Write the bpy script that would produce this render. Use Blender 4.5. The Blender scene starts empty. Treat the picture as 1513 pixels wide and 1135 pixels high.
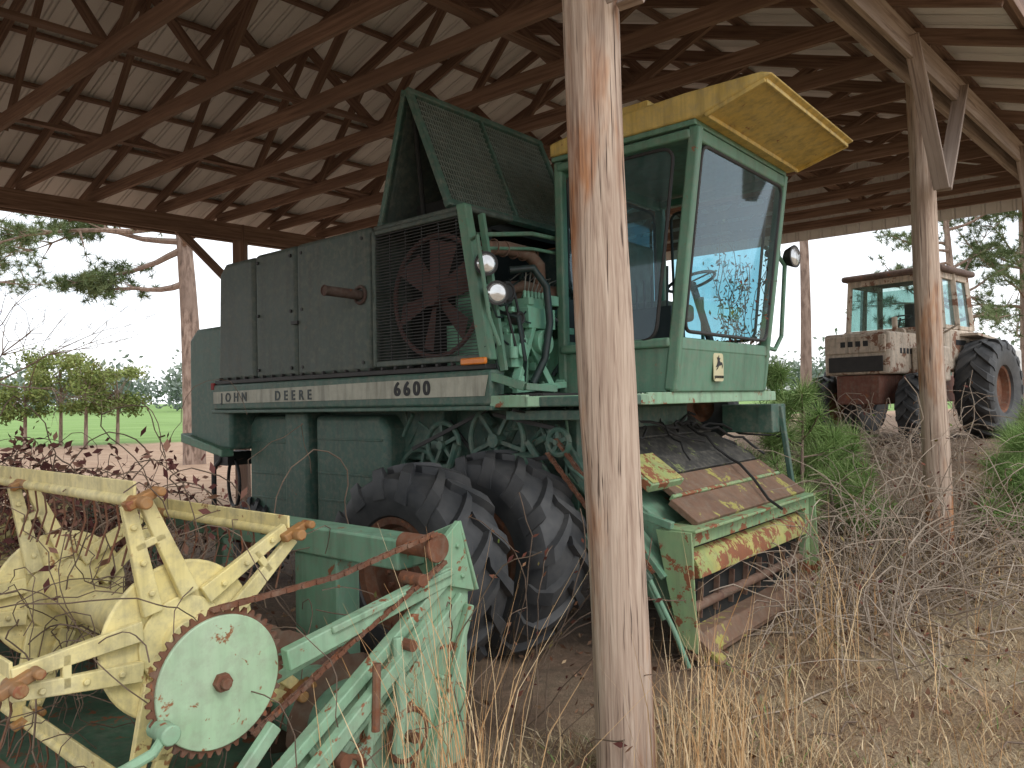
import bpy, bmesh, math, random
import numpy as np
from mathutils import Vector, Matrix
random.seed(7); rng=np.random.default_rng(7)
sc=bpy.context.scene
rad=math.radians
sc.view_settings.view_transform='Standard'
try: sc.view_settings.look='None'
except Exception: pass
sc.view_settings.exposure=0

# ---------------------------------------------------------------- helpers
class Acc:
    def __init__(s): s.v=[];s.f=[];s.uv=[];s.m=[]
    def add(s,vs,fs,uvs=None,mi=0):
        o=len(s.v); s.v+=[tuple(p) for p in vs]
        for i,f in enumerate(fs):
            s.f.append(tuple(o+k for k in f)); s.m.append(mi)
            s.uv.append(uvs[i] if uvs else [(0,0)]*len(f))
        return s
    def beam(s,A,B,w,h,up=(0,0,1),mi=0,w2=None,h2=None):
        A=Vector(A);B=Vector(B);d=B-A;L=d.length
        if L<1e-6: return s
        d.normalize();sd=d.cross(Vector(up))
        if sd.length<1e-3: sd=d.cross(Vector((1,0,0)))
        sd.normalize();u=sd.cross(d)
        w2=w if w2 is None else w2; h2=h if h2 is None else h2
        vs=[]
        for P,ww,hh in((A,w,h),(B,w2,h2)):
            for a,b in((-1,-1),(1,-1),(1,1),(-1,1)): vs.append(P+sd*a*ww/2+u*b*hh/2)
        fs=[(0,1,2,3),(7,6,5,4),(0,4,5,1),(1,5,6,2),(2,6,7,3),(3,7,4,0)]
        ou=random.random()*50;ov=random.random()*50
        uv=[[(ou,ov),(ou,ov+w),(ou+h,ov+w),(ou+h,ov)]]*2
        for k,t in enumerate((w,h,w,h)):
            o2=ov+k*.3
            uv.append([(ou,o2),(ou+L,o2),(ou+L,o2+t),(ou,o2+t)])
        return s.add(vs,fs,uv,mi)
    def box(s,p0,p1,mi=0):
        x0,y0,z0=[min(a,b) for a,b in zip(p0,p1)];x1,y1,z1=[max(a,b) for a,b in zip(p0,p1)]
        vs=[(x0,y0,z0),(x1,y0,z0),(x1,y1,z0),(x0,y1,z0),(x0,y0,z1),(x1,y0,z1),(x1,y1,z1),(x0,y1,z1)]
        return s.add(vs,[(3,2,1,0),(4,5,6,7),(0,1,5,4),(1,2,6,5),(2,3,7,6),(3,0,4,7)],None,mi)
    def tube(s,pts,r,n=8,mi=0):
        pts=[Vector(p) for p in pts];N=len(pts)
        rs=r if isinstance(r,(list,tuple)) else [r]*N
        vs=[];fs=[];uv=[];prev=None;Ls=0;lens=[]
        for i in range(N):
            t=(pts[min(i+1,N-1)]-pts[max(i-1,0)])
            if t.length<1e-9: t=Vector((0,0,1))
            t.normalize()
            if prev is None:
                a=Vector((0,0,1)) if abs(t.z)<.9 else Vector((1,0,0))
                nrm=t.cross(a).normalized()
            else:
                nrm=(prev-t*prev.dot(t))
                nrm=nrm.normalized() if nrm.length>1e-6 else prev
            prev=nrm;bn=t.cross(nrm)
            for k in range(n):
                an=2*math.pi*k/n
                vs.append(pts[i]+(nrm*math.cos(an)+bn*math.sin(an))*rs[i])
            if i: Ls+=(pts[i]-pts[i-1]).length
            lens.append(Ls)
        for i in range(N-1):
            for k in range(n):
                k2=(k+1)%n
                fs.append((i*n+k,i*n+k2,(i+1)*n+k2,(i+1)*n+k))
                uv.append([(lens[i],k*.08),(lens[i],k*.08+.08),(lens[i+1],k*.08+.08),(lens[i+1],k*.08)])
        fs.append(tuple(range(n-1,-1,-1)));uv.append([(0,0)]*n)
        fs.append(tuple((N-1)*n+k for k in range(n)));uv.append([(0,0)]*n)
        return s.add(vs,fs,uv,mi)
    def cyl(s,A,B,r,n=24,mi=0,r2=None):
        return s.tube([A,B],[r,r if r2 is None else r2],n,mi)
    def poly(s,pts,ext,mi=0):
        n=len(pts);e=Vector(ext)
        vs=[Vector(p) for p in pts]+[Vector(p)+e for p in pts]
        fs=[tuple(range(n-1,-1,-1)),tuple(range(n,2*n))]+[(i,(i+1)%n,n+(i+1)%n,n+i) for i in range(n)]
        return s.add(vs,fs,None,mi)
    def lathe_y(s,c,prof,n=48,mi=0):
        vs=[];fs=[];m=len(prof);c=Vector(c)
        for i in range(n):
            a=2*math.pi*i/n
            for y,r in prof: vs.append((c.x+r*math.cos(a),c.y+y,c.z+r*math.sin(a)))
        for i in range(n):
            j=(i+1)%n
            for k in range(m-1): fs.append((i*m+k,i*m+k+1,j*m+k+1,j*m+k))
        return s.add(vs,fs,None,mi)
    def torus(s,c,ax,R0,r0,n=32,m=8,mi=0,a0=0,a1=2*math.pi):
        ax=Vector(ax).normalized();a=Vector((0,0,1)) if abs(ax.z)<.9 else Vector((1,0,0))
        u=ax.cross(a).normalized();w=ax.cross(u);c=Vector(c)
        return s.tube([c+(u*math.cos(t)+w*math.sin(t))*R0 for t in [a0+(a1-a0)*i/n for i in range(n+1)]],r0,m,mi)

def obj(acc,name,mats,parent=None,smooth=True,bevel=0,fix=True,ang=35,seg=2):
    me=bpy.data.meshes.new(name)
    me.from_pydata(acc.v,[],acc.f)
    if not isinstance(mats,(list,tuple)): mats=[mats]
    for m in mats: me.materials.append(m)
    me.polygons.foreach_set('material_index',acc.m)
    ul=me.uv_layers.new(name='UVMap')
    flat=[c for f in acc.uv for p in f for c in p]
    ul.data.foreach_set('uv',flat)
    if fix:
        bm=bmesh.new();bm.from_mesh(me);bmesh.ops.recalc_face_normals(bm,faces=bm.faces);bm.to_mesh(me);bm.free()
    if smooth:
        me.polygons.foreach_set('use_smooth',[True]*len(me.polygons))
        me.set_sharp_from_angle(angle=rad(ang))
    me.update()
    o=bpy.data.objects.new(name,me);sc.collection.objects.link(o)
    if parent: o.parent=parent
    if bevel:
        b=o.modifiers.new('bev','BEVEL');b.width=bevel;b.segments=seg;b.limit_method='ANGLE';b.angle_limit=rad(40)
    return o

def empty(name,loc=(0,0,0),rz=0):
    e=bpy.data.objects.new(name,None);sc.collection.objects.link(e)
    e.location=loc;e.rotation_euler=(0,0,rad(rz));e.empty_display_size=.3
    return e

def tri_mesh(name,V,F,mat,tint=None,parent=None):
    me=bpy.data.meshes.new(name)
    nv=len(V);nf=len(F);k=F.shape[1]
    me.vertices.add(nv);me.vertices.foreach_set('co',V.astype(np.float32).ravel())
    me.loops.add(nf*k);me.loops.foreach_set('vertex_index',F.astype(np.int32).ravel())
    me.polygons.add(nf);me.polygons.foreach_set('loop_start',np.arange(0,nf*k,k,dtype=np.int32))
    try: me.polygons.foreach_set('loop_total',np.full(nf,k,dtype=np.int32))
    except Exception: pass
    me.materials.append(mat)
    if tint is not None:
        a=me.attributes.new('tint','FLOAT','POINT');a.data.foreach_set('value',tint.astype(np.float32))
    me.update(calc_edges=True);me.validate()
    o=bpy.data.objects.new(name,me);sc.collection.objects.link(o)
    if parent: o.parent=parent
    return o

# ---------------------------------------------------------------- materials
def mk(name):
    m=bpy.data.materials.new(name);m.use_nodes=True
    nt=m.node_tree;nt.nodes.clear()
    o=nt.nodes.new('ShaderNodeOutputMaterial');p=nt.nodes.new('ShaderNodeBsdfPrincipled')
    nt.links.new(p.outputs[0],o.inputs[0])
    return m,nt,p
def noise(nt,vec,scale,detail=5,rough=.6,dist=0):
    n=nt.nodes.new('ShaderNodeTexNoise');n.inputs['Scale'].default_value=scale
    n.inputs['Detail'].default_value=min(detail,4);n.inputs['Roughness'].default_value=rough
    n.inputs['Distortion'].default_value=dist
    if vec: nt.links.new(vec,n.inputs['Vector'])
    return n.outputs[0]
def ramp(nt,fac,stops):
    r=nt.nodes.new('ShaderNodeValToRGB');e=r.color_ramp.elements
    while len(e)<len(stops): e.new(.5)
    for i,(p,c) in enumerate(stops):
        e[i].position=p;e[i].color=(c,c,c,1) if not hasattr(c,'__len__') else (*c[:3],1)
    nt.links.new(fac,r.inputs[0]);return r.outputs[0]
def mix(nt,fac,a,b,mode='MIX'):
    m=nt.nodes.new('ShaderNodeMix');m.data_type='RGBA';m.blend_type=mode
    for sock,val in((m.inputs[0],fac),(m.inputs[6],a),(m.inputs[7],b)):
        if isinstance(val,bpy.types.NodeSocket): nt.links.new(val,sock)
        elif hasattr(val,'__len__'): sock.default_value=(*val[:3],1)
        else: sock.default_value=val
    return m.outputs[2]
def math_(nt,op,a,b=0):
    m=nt.nodes.new('ShaderNodeMath');m.operation=op
    for sock,val in((m.inputs[0],a),(m.inputs[1],b)):
        if isinstance(val,bpy.types.NodeSocket): nt.links.new(val,sock)
        else: sock.default_value=val
    return m.outputs[0]
def bump(nt,p,h,strength=.3,dist=.02):
    b=nt.nodes.new('ShaderNodeBump');b.inputs['Strength'].default_value=strength;b.inputs['Distance'].default_value=dist
    nt.links.new(h,b.inputs['Height']);nt.links.new(b.outputs[0],p.inputs['Normal'])
def mapping(nt,out,scale):
    m=nt.nodes.new('ShaderNodeMapping');m.inputs['Scale'].default_value=scale
    nt.links.new(out,m.inputs['Vector']);return m.outputs[0]
def tc(nt,which='Object'):
    return nt.nodes.new('ShaderNodeTexCoord').outputs[which]

def paint(name,c1,c2,rust=.25,rough=.55,grime=.5,rustc=(.15,.055,.025),metal=0,dusty=.4,rs=7,bmp=True):
    m,nt,p=mk(name);o=tc(nt)
    n1=noise(nt,o,2.2,3,.65);base=mix(nt,ramp(nt,n1,[(.3,0),(.7,1)]),c1,c2)
    st=noise(nt,mapping(nt,o,(9,9,.9)),1.6,4,.6)
    base=mix(nt,math_(nt,'MULTIPLY',ramp(nt,st,[(.45,0),(.75,1)]),grime),base,(.035,.032,.024))
    dust=noise(nt,o,16,4,.7)
    base=mix(nt,math_(nt,'MULTIPLY',ramp(nt,dust,[(.45,0),(.75,1)]),dusty),base,(.26,.24,.19))
    rn=noise(nt,o,rs,4,.75,.3)
    th=.74-.3*rust
    rm=ramp(nt,rn,[(th,0),(th+.04,1)])
    rc=mix(nt,dust,rustc,tuple(min(1,k*2.4) for k in rustc))
    col=mix(nt,rm,base,rc)
    nt.links.new(col,p.inputs['Base Color'])
    nt.links.new(math_(nt,'ADD',math_(nt,'MULTIPLY',dust,.4),rough-.15),p.inputs['Roughness'])
    p.inputs['Metallic'].default_value=metal
    if bmp: bump(nt,p,noise(nt,o,rs,2,.7,.3),.25,.012)
    return m
def wood(name,c1,c2,c3,uvs=True,vscale=(1.2,28,28),bs=.5):
    m,nt,p=mk(name)
    if uvs: v=mapping(nt,tc(nt,'UV'),vscale)
    else: v=mapping(nt,tc(nt,'Object'),vscale)
    n1=noise(nt,v,1.0,4,.65,.4);big=noise(nt,tc(nt,'Object'),.9,2)
    col=ramp(nt,n1,[(.28,tuple(k*.35 for k in c1)),(.42,c1),(.55,c2),(.75,c3)])
    col=mix(nt,ramp(nt,big,[(.35,0),(.7,.75)]),col,tuple(k*.7 for k in c2),'MIX')
    nt.links.new(col,p.inputs['Base Color']);p.inputs['Roughness'].default_value=.85
    if bs: bump(nt,p,n1,bs,.01)
    return m
def plain(name,c1,c2=None,scale=8,rough=.7,metal=0,bs=.2,det=3):
    m,nt,p=mk(name);o=tc(nt);n=noise(nt,o,scale,det,.65)
    nt.links.new(mix(nt,ramp(nt,n,[(.3,0),(.7,1)]),c1,c2 or tuple(k*.6 for k in c1)),p.inputs['Base Color'])
    p.inputs['Roughness'].default_value=rough;p.inputs['Metallic'].default_value=metal
    if bs: bump(nt,p,n,bs,.01)
    return m
def tinted(name,stops,rough=.8,transl=.0):
    m,nt,p=mk(name);a=nt.nodes.new('ShaderNodeAttribute');a.attribute_name='tint'
    c=ramp(nt,a.outputs['Fac'],stops)
    out=[n for n in nt.nodes if n.type=='OUTPUT_MATERIAL'][0];nt.nodes.remove(p)
    d=nt.nodes.new('ShaderNodeBsdfDiffuse');nt.links.new(c,d.inputs[0]);nt.links.new(d.outputs[0],out.inputs[0])
    return m
def glass(name,tint,refl=.12,dirt=.25):
    m,nt,p=mk(name);out=[n for n in nt.nodes if n.type=='OUTPUT_MATERIAL'][0]
    o=tc(nt)
    tr=nt.nodes.new('ShaderNodeBsdfTransparent');tr.inputs[0].default_value=(*tint,1)
    gl=nt.nodes.new('ShaderNodeBsdfGlossy');gl.inputs['Roughness'].default_value=.04;gl.inputs[0].default_value=(.75,.9,1,1)
    lw=nt.nodes.new('ShaderNodeLayerWeight');lw.inputs[0].default_value=.5
    f=math_(nt,'ADD',math_(nt,'MULTIPLY',math_(nt,'POWER',lw.outputs['Facing'],3.0),.5),refl)
    a=nt.nodes.new('ShaderNodeMixShader');nt.links.new(f,a.inputs[0]);nt.links.new(tr.outputs[0],a.inputs[1]);nt.links.new(gl.outputs[0],a.inputs[2])
    p.inputs['Base Color'].default_value=(.24,.30,.30,1);p.inputs['Roughness'].default_value=.9
    b=nt.nodes.new('ShaderNodeMixShader')
    nt.links.new(math_(nt,'MULTIPLY',ramp(nt,noise(nt,mapping(nt,o,(1,1,.4)),5,4,.75),[(.3,.15),(.75,1)]),dirt),b.inputs[0])
    nt.links.new(a.outputs[0],b.inputs[1]);nt.links.new(p.outputs[0],b.inputs[2]);nt.links.new(b.outputs[0],out.inputs[0])
    return m

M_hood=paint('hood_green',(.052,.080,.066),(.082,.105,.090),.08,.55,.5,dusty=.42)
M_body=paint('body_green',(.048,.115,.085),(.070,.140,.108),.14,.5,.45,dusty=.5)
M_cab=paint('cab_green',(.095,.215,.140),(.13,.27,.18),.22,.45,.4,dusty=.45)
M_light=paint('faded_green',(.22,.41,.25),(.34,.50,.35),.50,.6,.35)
M_head=paint('header_green',(.12,.27,.17),(.19,.35,.24),.34,.55,.4,dusty=.5)
M_yroof=paint('roof_yellow',(.60,.41,.09),(.66,.49,.16),.28,.5,.45)
M_yreel=paint('reel_yellow',(.74,.62,.24),(.80,.71,.38),.36,.6,.35,(.2,.1,.04),dusty=.5)
M_rust=paint('rusty_steel',(.13,.05,.028),(.22,.09,.045),.5,.85,.4)
M_rustp=paint('rust_worn_paint',(.14,.075,.05),(.21,.12,.08),.5,.75,.3,(.075,.04,.03))
M_rusty_y=paint('rust_yellow_panel',(.52,.43,.12),(.25,.37,.14),.78,.7,.35)
M_rusty_g=paint('rust_green_panel',(.20,.36,.19),(.34,.43,.20),.70,.7,.35)
M_orange=paint('orange_brackets',(.42,.21,.06),(.33,.16,.06),.5,.6,.3)
M_engine=paint('engine_green',(.18,.42,.28),(.24,.50,.35),.15,.5,.25)
M_black=plain('black_metal',(.02,.02,.02),(.035,.032,.03),6,.6,0,0)
M_dark=plain('dark_interior',(.012,.013,.012),(.02,.02,.018),4,.9,0,0)
M_tyre=plain('tyre_rubber',(.026,.029,.033),(.070,.070,.070),5,.6,0,.25)
M_cream=paint('cream_stripe',(.42,.42,.34),(.50,.49,.40),.12,.6,.55)
M_chrome=plain('lamp_lens',(.7,.72,.72),(.5,.5,.5),10,.1,.6,0)
M_amber=plain('amber_lens',(.8,.25,.03),(.6,.15,.02),10,.3,0,0)
M_hose=plain('hose',(.02,.045,.04),(.015,.02,.02),10,.5,0,0)
M_pipe=plain('fuel_lines',(.35,.36,.33),(.2,.2,.18),10,.4,.5,0)
M_glass=glass('cab_glass',(.40,.68,.76),.04,.24)
M_glass2=glass('tractor_glass',(.50,.68,.64),.10,.30)
M_letter=plain('lettering_black',(.02,.022,.025),None,10,.6,0,0)
M_truss=wood('truss_lumber',(.17,.10,.072),(.26,.165,.12),(.35,.24,.18),bs=0)
M_truss2=wood('weathered_beam',(.26,.19,.15),(.38,.30,.25),(.46,.38,.32))
def postmat():
    m,nt,p=mk('pole_wood');o=tc(nt)
    n1=noise(nt,mapping(nt,o,(26,26,1.3)),1,4,.68,.6)
    n2=noise(nt,mapping(nt,o,(3,3,.7)),1.3,4,.6)
    n3=noise(nt,mapping(nt,o,(70,70,1.6)),1,3,.5,.3)
    grey=ramp(nt,n1,[(.25,(.12,.075,.055)),(.42,(.38,.275,.21)),(.6,(.54,.42,.33)),(.8,(.64,.53,.44))])
    org=ramp(nt,n1,[(.25,(.05,.02,.01)),(.42,(.26,.11,.05)),(.6,(.47,.22,.10)),(.8,(.60,.35,.18))])
    c=mix(nt,ramp(nt,n2,[(.50,0),(.64,1)]),grey,org)
    c=mix(nt,ramp(nt,n3,[(.33,.9),(.38,0)]),c,(.05,.028,.018))
    nt.links.new(c,p.inputs['Base Color']);p.inputs['Roughness'].default_value=.85
    bump(nt,p,mix(nt,.5,n1,n3),.8,.015);return m
M_post=postmat()
def roofmat(name,rows):
    m,nt,p=mk(name);o=tc(nt,'UV')
    w=nt.nodes.new('ShaderNodeTexWave');w.wave_type='BANDS';w.bands_direction='X';w.inputs['Scale'].default_value=rows
    nt.links.new(o,w.inputs['Vector'])
    rib=ramp(nt,w.outputs['Fac'],[(.75,0),(.95,1)])
    n=noise(nt,o,1.5,3);c=mix(nt,n,(.80,.80,.79),(.90,.90,.89))
    c=mix(nt,ramp(nt,noise(nt,o,5,4,.7),[(.62,0),(.75,.35)]),c,(.5,.40,.32))
    nt.links.new(c,p.inputs['Base Color']);p.inputs['Roughness'].default_value=.5
    bump(nt,p,rib,.9,.03);return m
M_roof=roofmat('ribbed_roof_metal',1.4)

# ---------------------------------------------------------------- terrain
def S(x): x=np.clip(x,0,1);return x*x*(3-2*x)
def gz(x,y):
    x=np.asarray(x,float);y=np.asarray(y,float)
    z=.9*S((x-1.5)/6)*S((y-3)/9)
    z=z+.02*np.sin(x*2.1+1)*np.cos(y*1.7)+.012*np.sin(x*5.3+y*3.1)+.008*np.sin(x*11-y*9)
    d=np.sqrt(x*x+y*y)
    z=z+5*S((d-180)/500)+.25*np.sin(x*.11)*np.sin(y*.09)*S((d-14)/30)
    return z
n=280
u=np.linspace(-1,1,n);k=7.2
gx=1500*np.sinh(k*u)/np.sinh(k);gy=gx+4
X,Y=np.meshgrid(gx,gy,indexing='ij');Z=gz(X,Y)
V=np.stack([X.ravel(),Y.ravel(),Z.ravel()],1)
ii,jj=np.meshgrid(np.arange(n-1),np.arange(n-1),indexing='ij');a=(ii*n+jj).ravel()
F=np.stack([a,a+n,a+n+1,a+1],1)
def groundmat():
    m,nt,p=mk('ground_mat');o=tc(nt)
    sx=nt.nodes.new('ShaderNodeSeparateXYZ');nt.links.new(o,sx.inputs[0]);x,y=sx.outputs[0],sx.outputs[1]
    n1=noise(nt,o,1.1,3,.6);n2=noise(nt,o,9,4,.7);n3=noise(nt,o,45,4,.75,.5)
    fib=noise(nt,mapping(nt,o,(60,14,10)),1.0,4,.7,2.5)
    straw=ramp(nt,fib,[(.3,(.14,.09,.055)),(.43,(.34,.25,.15)),(.57,(.52,.41,.26)),(.72,(.66,.54,.37))])
    litter=ramp(nt,n3,[(.3,(.08,.045,.028)),(.5,(.26,.15,.085)),(.68,(.44,.28,.16))])
    c=mix(nt,ramp(nt,n1,[(.42,0),(.66,.9)]),straw,litter)
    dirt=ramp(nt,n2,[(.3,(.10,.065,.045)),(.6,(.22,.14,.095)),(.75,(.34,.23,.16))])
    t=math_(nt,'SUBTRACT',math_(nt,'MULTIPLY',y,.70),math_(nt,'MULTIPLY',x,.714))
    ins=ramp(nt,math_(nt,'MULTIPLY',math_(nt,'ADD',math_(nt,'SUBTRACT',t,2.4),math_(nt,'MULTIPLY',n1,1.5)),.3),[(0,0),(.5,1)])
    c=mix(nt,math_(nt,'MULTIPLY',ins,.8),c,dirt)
    mown=ramp(nt,noise(nt,mapping(nt,o,(.6,3,1)),1.4,4,.75),[(.3,(.26,.16,.10)),(.5,(.46,.30,.20)),(.7,(.56,.42,.29))])
    f1=ramp(nt,math_(nt,'MULTIPLY',math_(nt,'SUBTRACT',math_(nt,'SUBTRACT',y,math_(nt,'MULTIPLY',x,.8)),15.5),.1),[(0,0),(.4,1)])
    c=mix(nt,f1,c,mown)
    grn=ramp(nt,noise(nt,mapping(nt,o,(.05,.3,1)),1,4,.7),[(.3,(.15,.25,.06)),(.6,(.21,.34,.09)),(.8,(.32,.38,.16))])
    yy=math_(nt,'ADD',math_(nt,'ADD',y,math_(nt,'MULTIPLY',x,-.12)),math_(nt,'MULTIPLY',n1,3))
    c=mix(nt,ramp(nt,math_(nt,'MULTIPLY',math_(nt,'SUBTRACT',yy,41),.2),[(0,0),(.3,1)]),c,grn)
    nt.links.new(c,p.inputs['Base Color']);p.inputs['Roughness'].default_value=.95
    bump(nt,p,n3,.9,.04);return m
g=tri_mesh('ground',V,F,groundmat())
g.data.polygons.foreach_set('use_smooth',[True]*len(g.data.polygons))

# ---------------------------------------------------------------- shed
shed=empty('pole_barn')
E=Vector((.70,.714,0));G=Vector((-.78,.62,0));P0=Vector((.5,3.6,0))
def SP(s,t,z): return P0+E*s+G*t+Vector((0,0,z))
T=10.7;ZB=5.0;slope=.34
s0,s1=-8,12
tr=Acc()
def ztop(t): return ZB+.28+slope*(t if t<=T/2 else T-t)
for s in range(s0,s1+1):
    js=random.uniform(-.03,.03)
    tr.beam(SP(s+js,-.05,ZB+.07),SP(s+js,T+.05,ZB+.07),.05,.16)
    tr.beam(SP(s,-.85,ztop(-.85)-.08),SP(s,T/2,ztop(T/2)-.08),.05,.14)
    tr.beam(SP(s,T+.85,ztop(T+.85)-.08),SP(s,T/2,ztop(T/2)-.08),.05,.14)
    bt=[T*.25,T*.5,T*.75];tp=[T*.13,T*.37,T*.63,T*.87]
    off=.052
    for i in range(3):
        for tt in(tp[i],tp[i+1]):
            a=SP(s,bt[i],ZB+.07)+E*off;b=SP(s,tt,ztop(tt)-.09)+E*off
            tr.beam(a,b,.045,.11)
obj(tr,'trusses',M_truss,shed,False,0,False)
pu=Acc()
nP=8
for side in(0,1):
    for i in range(nP):
        t=-.8+i*(T/2+.75)/(nP-1)
        tt=t if side==0 else T-t
        pu.beam(SP(s0-.4,tt,ztop(tt)+.03),SP(s1+.4,tt,ztop(tt)+.03),.09,.045)
for tt in(T*.25,T*.5,T*.75): pu.beam(SP(s0,tt,ZB+.175),SP(s1,tt,ZB+.175),.1,.04)
obj(pu,'purlins',M_truss,shed,False,0,False)
ro=Acc()
def sheet(a,b,c,d,us,vs):
    ro.add([a,b,c,d],[(0,1,2,3)],[[(0,0),(us,0),(us,vs),(0,vs)]])
for sgn in(0,1):
    t0=-.9 if sgn==0 else T+.9
    a=SP(s0-.5,t0,ztop(t0)+.07);b=SP(s1+.5,t0,ztop(t0)+.07);c=SP(s1+.5,T/2,ztop(T/2)+.07);d=SP(s0-.5,T/2,ztop(T/2)+.07)
    sheet(a,b,c,d,21,6)
for s in(s1+.45,s0-.45):
    a=SP(s,-.8,ZB-.12);b=SP(s,T+.8,ZB-.12);c=SP(s,T+.8,ztop(T+.8)+.05);d=SP(s,T/2,ztop(T/2)+.05);e=SP(s,-.8,ztop(-.8)+.05)
    ro.add([a,b,c,d,e],[(0,1,2,3,4)],[[(0,0),(12,0),(12,.3),(6,2),(0,.3)]])
obj(ro,'roof_sheets',M_roof,shed,False,0,False)
bm_=Acc()
for t in(-.09,.09): bm_.beam(SP(s0-.3,t,ZB-.14),SP(s1+.3,t,ZB-.14),.05,.26)
obj(bm_,'front_eave_beam',M_truss2,shed,False,.004,False)
bb=Acc()
for t in(T-.09,T+.09): bb.beam(SP(s0-.3,t,ZB-.14),SP(s1+.3,t,ZB-.14),.05,.28)
bb.beam(SP(s0-.5,-.88,ztop(-.88)-.02),SP(s1+.5,-.88,ztop(-.88)-.02),.04,.16)
bb.beam(SP(s0-.5,T+.88,ztop(T+.88)-.02),SP(s1+.5,T+.88,ztop(T+.88)-.02),.04,.16)
obj(bb,'rear_eave_beam',M_truss,shed,False,.004,False)
def pole(name,bx,by,tx,ty,r0,r1,zt):
    ac=Acc();N=40;z0=float(gz(bx,by))-.3;vs=[];fs=[];K=36
    sd=random.uniform(0,9)
    for i in range(N+1):
        f=i/N;z=z0+(zt-z0)*f;r=(r0+(r1-r0)*f)*(1+.02*math.sin(f*17+bx))
        cx=bx+(tx-bx)*f+.008*math.sin(f*9);cy=by+(ty-by)*f+.008*math.cos(f*7)
        for k in range(K):
            an=2*math.pi*k/K
            q=1+.022*math.sin(3*an+f*4+sd)+.014*math.sin(7*an-f*6+sd)+.012*math.sin(13*an+f*3)+.006*random.uniform(-1,1)
            if abs(((an-1.5*sd)%6.283)-4.4)<.12: q-=.05
            vs.append((cx+r*q*math.cos(an),cy+r*q*math.sin(an),z))
    for i in range(N):
        for k in range(K): fs.append((i*K+k,i*K+(k+1)%K,(i+1)*K+(k+1)%K,(i+1)*K+k))
    ac.add(vs,fs)
    return obj(ac,name,M_post,shed,True,0,True,60)
pole('post_1',.50,3.6,.385,3.62,.135,.135,ZB+.1)
q=SP(5.35,0,0);pole('post_2',q.x-.10,q.y,q.x-.18,q.y,.125,.11,ZB+.1)
q=SP(9.35,0,0);pole('post_3',q.x+.1,q.y,q.x+.07,q.y,.11,.10,ZB+.1)
q=SP(12,0,0);pole('post_4',q.x,q.y,q.x,q.y,.11,.1,ZB+.1)
q=SP(-5.5,0,0);pole('post_5',q.x,q.y,q.x,q.y,.13,.12,ZB+.1)
kb=Acc()
for s,off,za in((0,-.16,3.62),(5.06,-.13,3.70),(9.35,-.13,3.72)):
    for sg in(-1,1):
        a=SP(s-.1+sg*.035,off,za);b=SP(s-.08+sg*.80,off+.01,ZB-.1)
        kb.beam(a,b,.045,.13,G)
obj(kb,'knee_braces',M_truss2,shed,False,.004,False)
for i,s in enumerate((-5.5,-1,4.4,8.8,12)):
    q=SP(s,T,0);ac=Acc();ac.beam((q.x,q.y,float(gz(q.x,q.y))-.3),(q.x,q.y,ZB),.2,.2)
    ac.beam(SP(s-1.1,T,ZB-.2),SP(s,T,ZB-1.2),.05,.14)
    ac.beam(SP(s+1.1,T,ZB-.2),SP(s,T,ZB-1.2),.05,.14)
    obj(ac,'rear_post_%d'%(i+1),M_truss,shed,False,0,False)

# ---------------------------------------------------------------- combine harvester
cb=empty('combine_harvester',(.836,6.596,0),-40)
def W(a,b,z): return Vector((a,-b,z))
def part(ac,name,mats,**k): return obj(ac,name,mats,cb,**k)
def pbox(name,a0,a1,b0,b1,z0,z1,mat,bevel=.012,seg=2):
    ac=Acc();ac.box(W(a0,b0,z0),W(a1,b1,z1));return part(ac,name,mat,bevel=bevel,seg=seg)
def prism(name,prof,b0,b1,mat,bevel=.012,seg=2):
    ac=Acc();ac.poly([W(a,b0,z) for a,z in prof],(0,-(b1-b0),0));return part(ac,name,mat,bevel=bevel,seg=seg)
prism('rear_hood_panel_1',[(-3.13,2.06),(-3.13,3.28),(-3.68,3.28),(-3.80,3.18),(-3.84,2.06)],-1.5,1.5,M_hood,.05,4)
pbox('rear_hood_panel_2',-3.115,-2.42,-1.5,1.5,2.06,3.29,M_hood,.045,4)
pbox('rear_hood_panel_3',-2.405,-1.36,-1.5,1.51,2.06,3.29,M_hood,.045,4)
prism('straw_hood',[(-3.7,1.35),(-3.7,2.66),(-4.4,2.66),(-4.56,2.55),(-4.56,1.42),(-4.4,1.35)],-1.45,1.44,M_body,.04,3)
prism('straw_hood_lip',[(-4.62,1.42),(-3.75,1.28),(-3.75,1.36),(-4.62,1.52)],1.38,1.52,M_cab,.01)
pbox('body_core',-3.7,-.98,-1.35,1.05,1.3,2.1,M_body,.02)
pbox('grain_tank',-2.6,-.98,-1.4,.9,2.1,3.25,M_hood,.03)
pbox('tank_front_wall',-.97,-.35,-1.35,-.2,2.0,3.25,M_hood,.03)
ac=Acc()
for a in np.arange(-3.75,-.3,.16): ac.cyl(W(a,1.50,2.115-.03),W(a,1.535,2.115-.03),.013,8)
part(ac,'hood_rivets',M_black)
ac=Acc()
for a in(-3.05,-2.5,-2.32,-1.45):
    for z in(2.15,2.68,3.2): ac.cyl(W(a,1.49,z),W(a,1.517,z),.016,10)
for a in(-2.42,): ac.box(W(a-.05,1.505,2.55),W(a+.05,1.53,2.58))
part(ac,'hood_latches',M_black)
pbox('hood_lower_trim',-3.86,-.06,1.40,1.525,2.035,2.075,M_black,.005)
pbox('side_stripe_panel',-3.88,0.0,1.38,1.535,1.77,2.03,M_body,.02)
ac=Acc();ac.poly([W(-3.86,1.539,1.835),W(-.06,1.539,1.84),W(-.02,1.539,1.99),W(-3.86,1.539,1.955)],(0,-.006,0));part(ac,'cream_stripe',M_cream)
pbox('stripe_lower_rail',-3.88,.02,1.36,1.56,1.735,1.768,M_body,.008)
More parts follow.
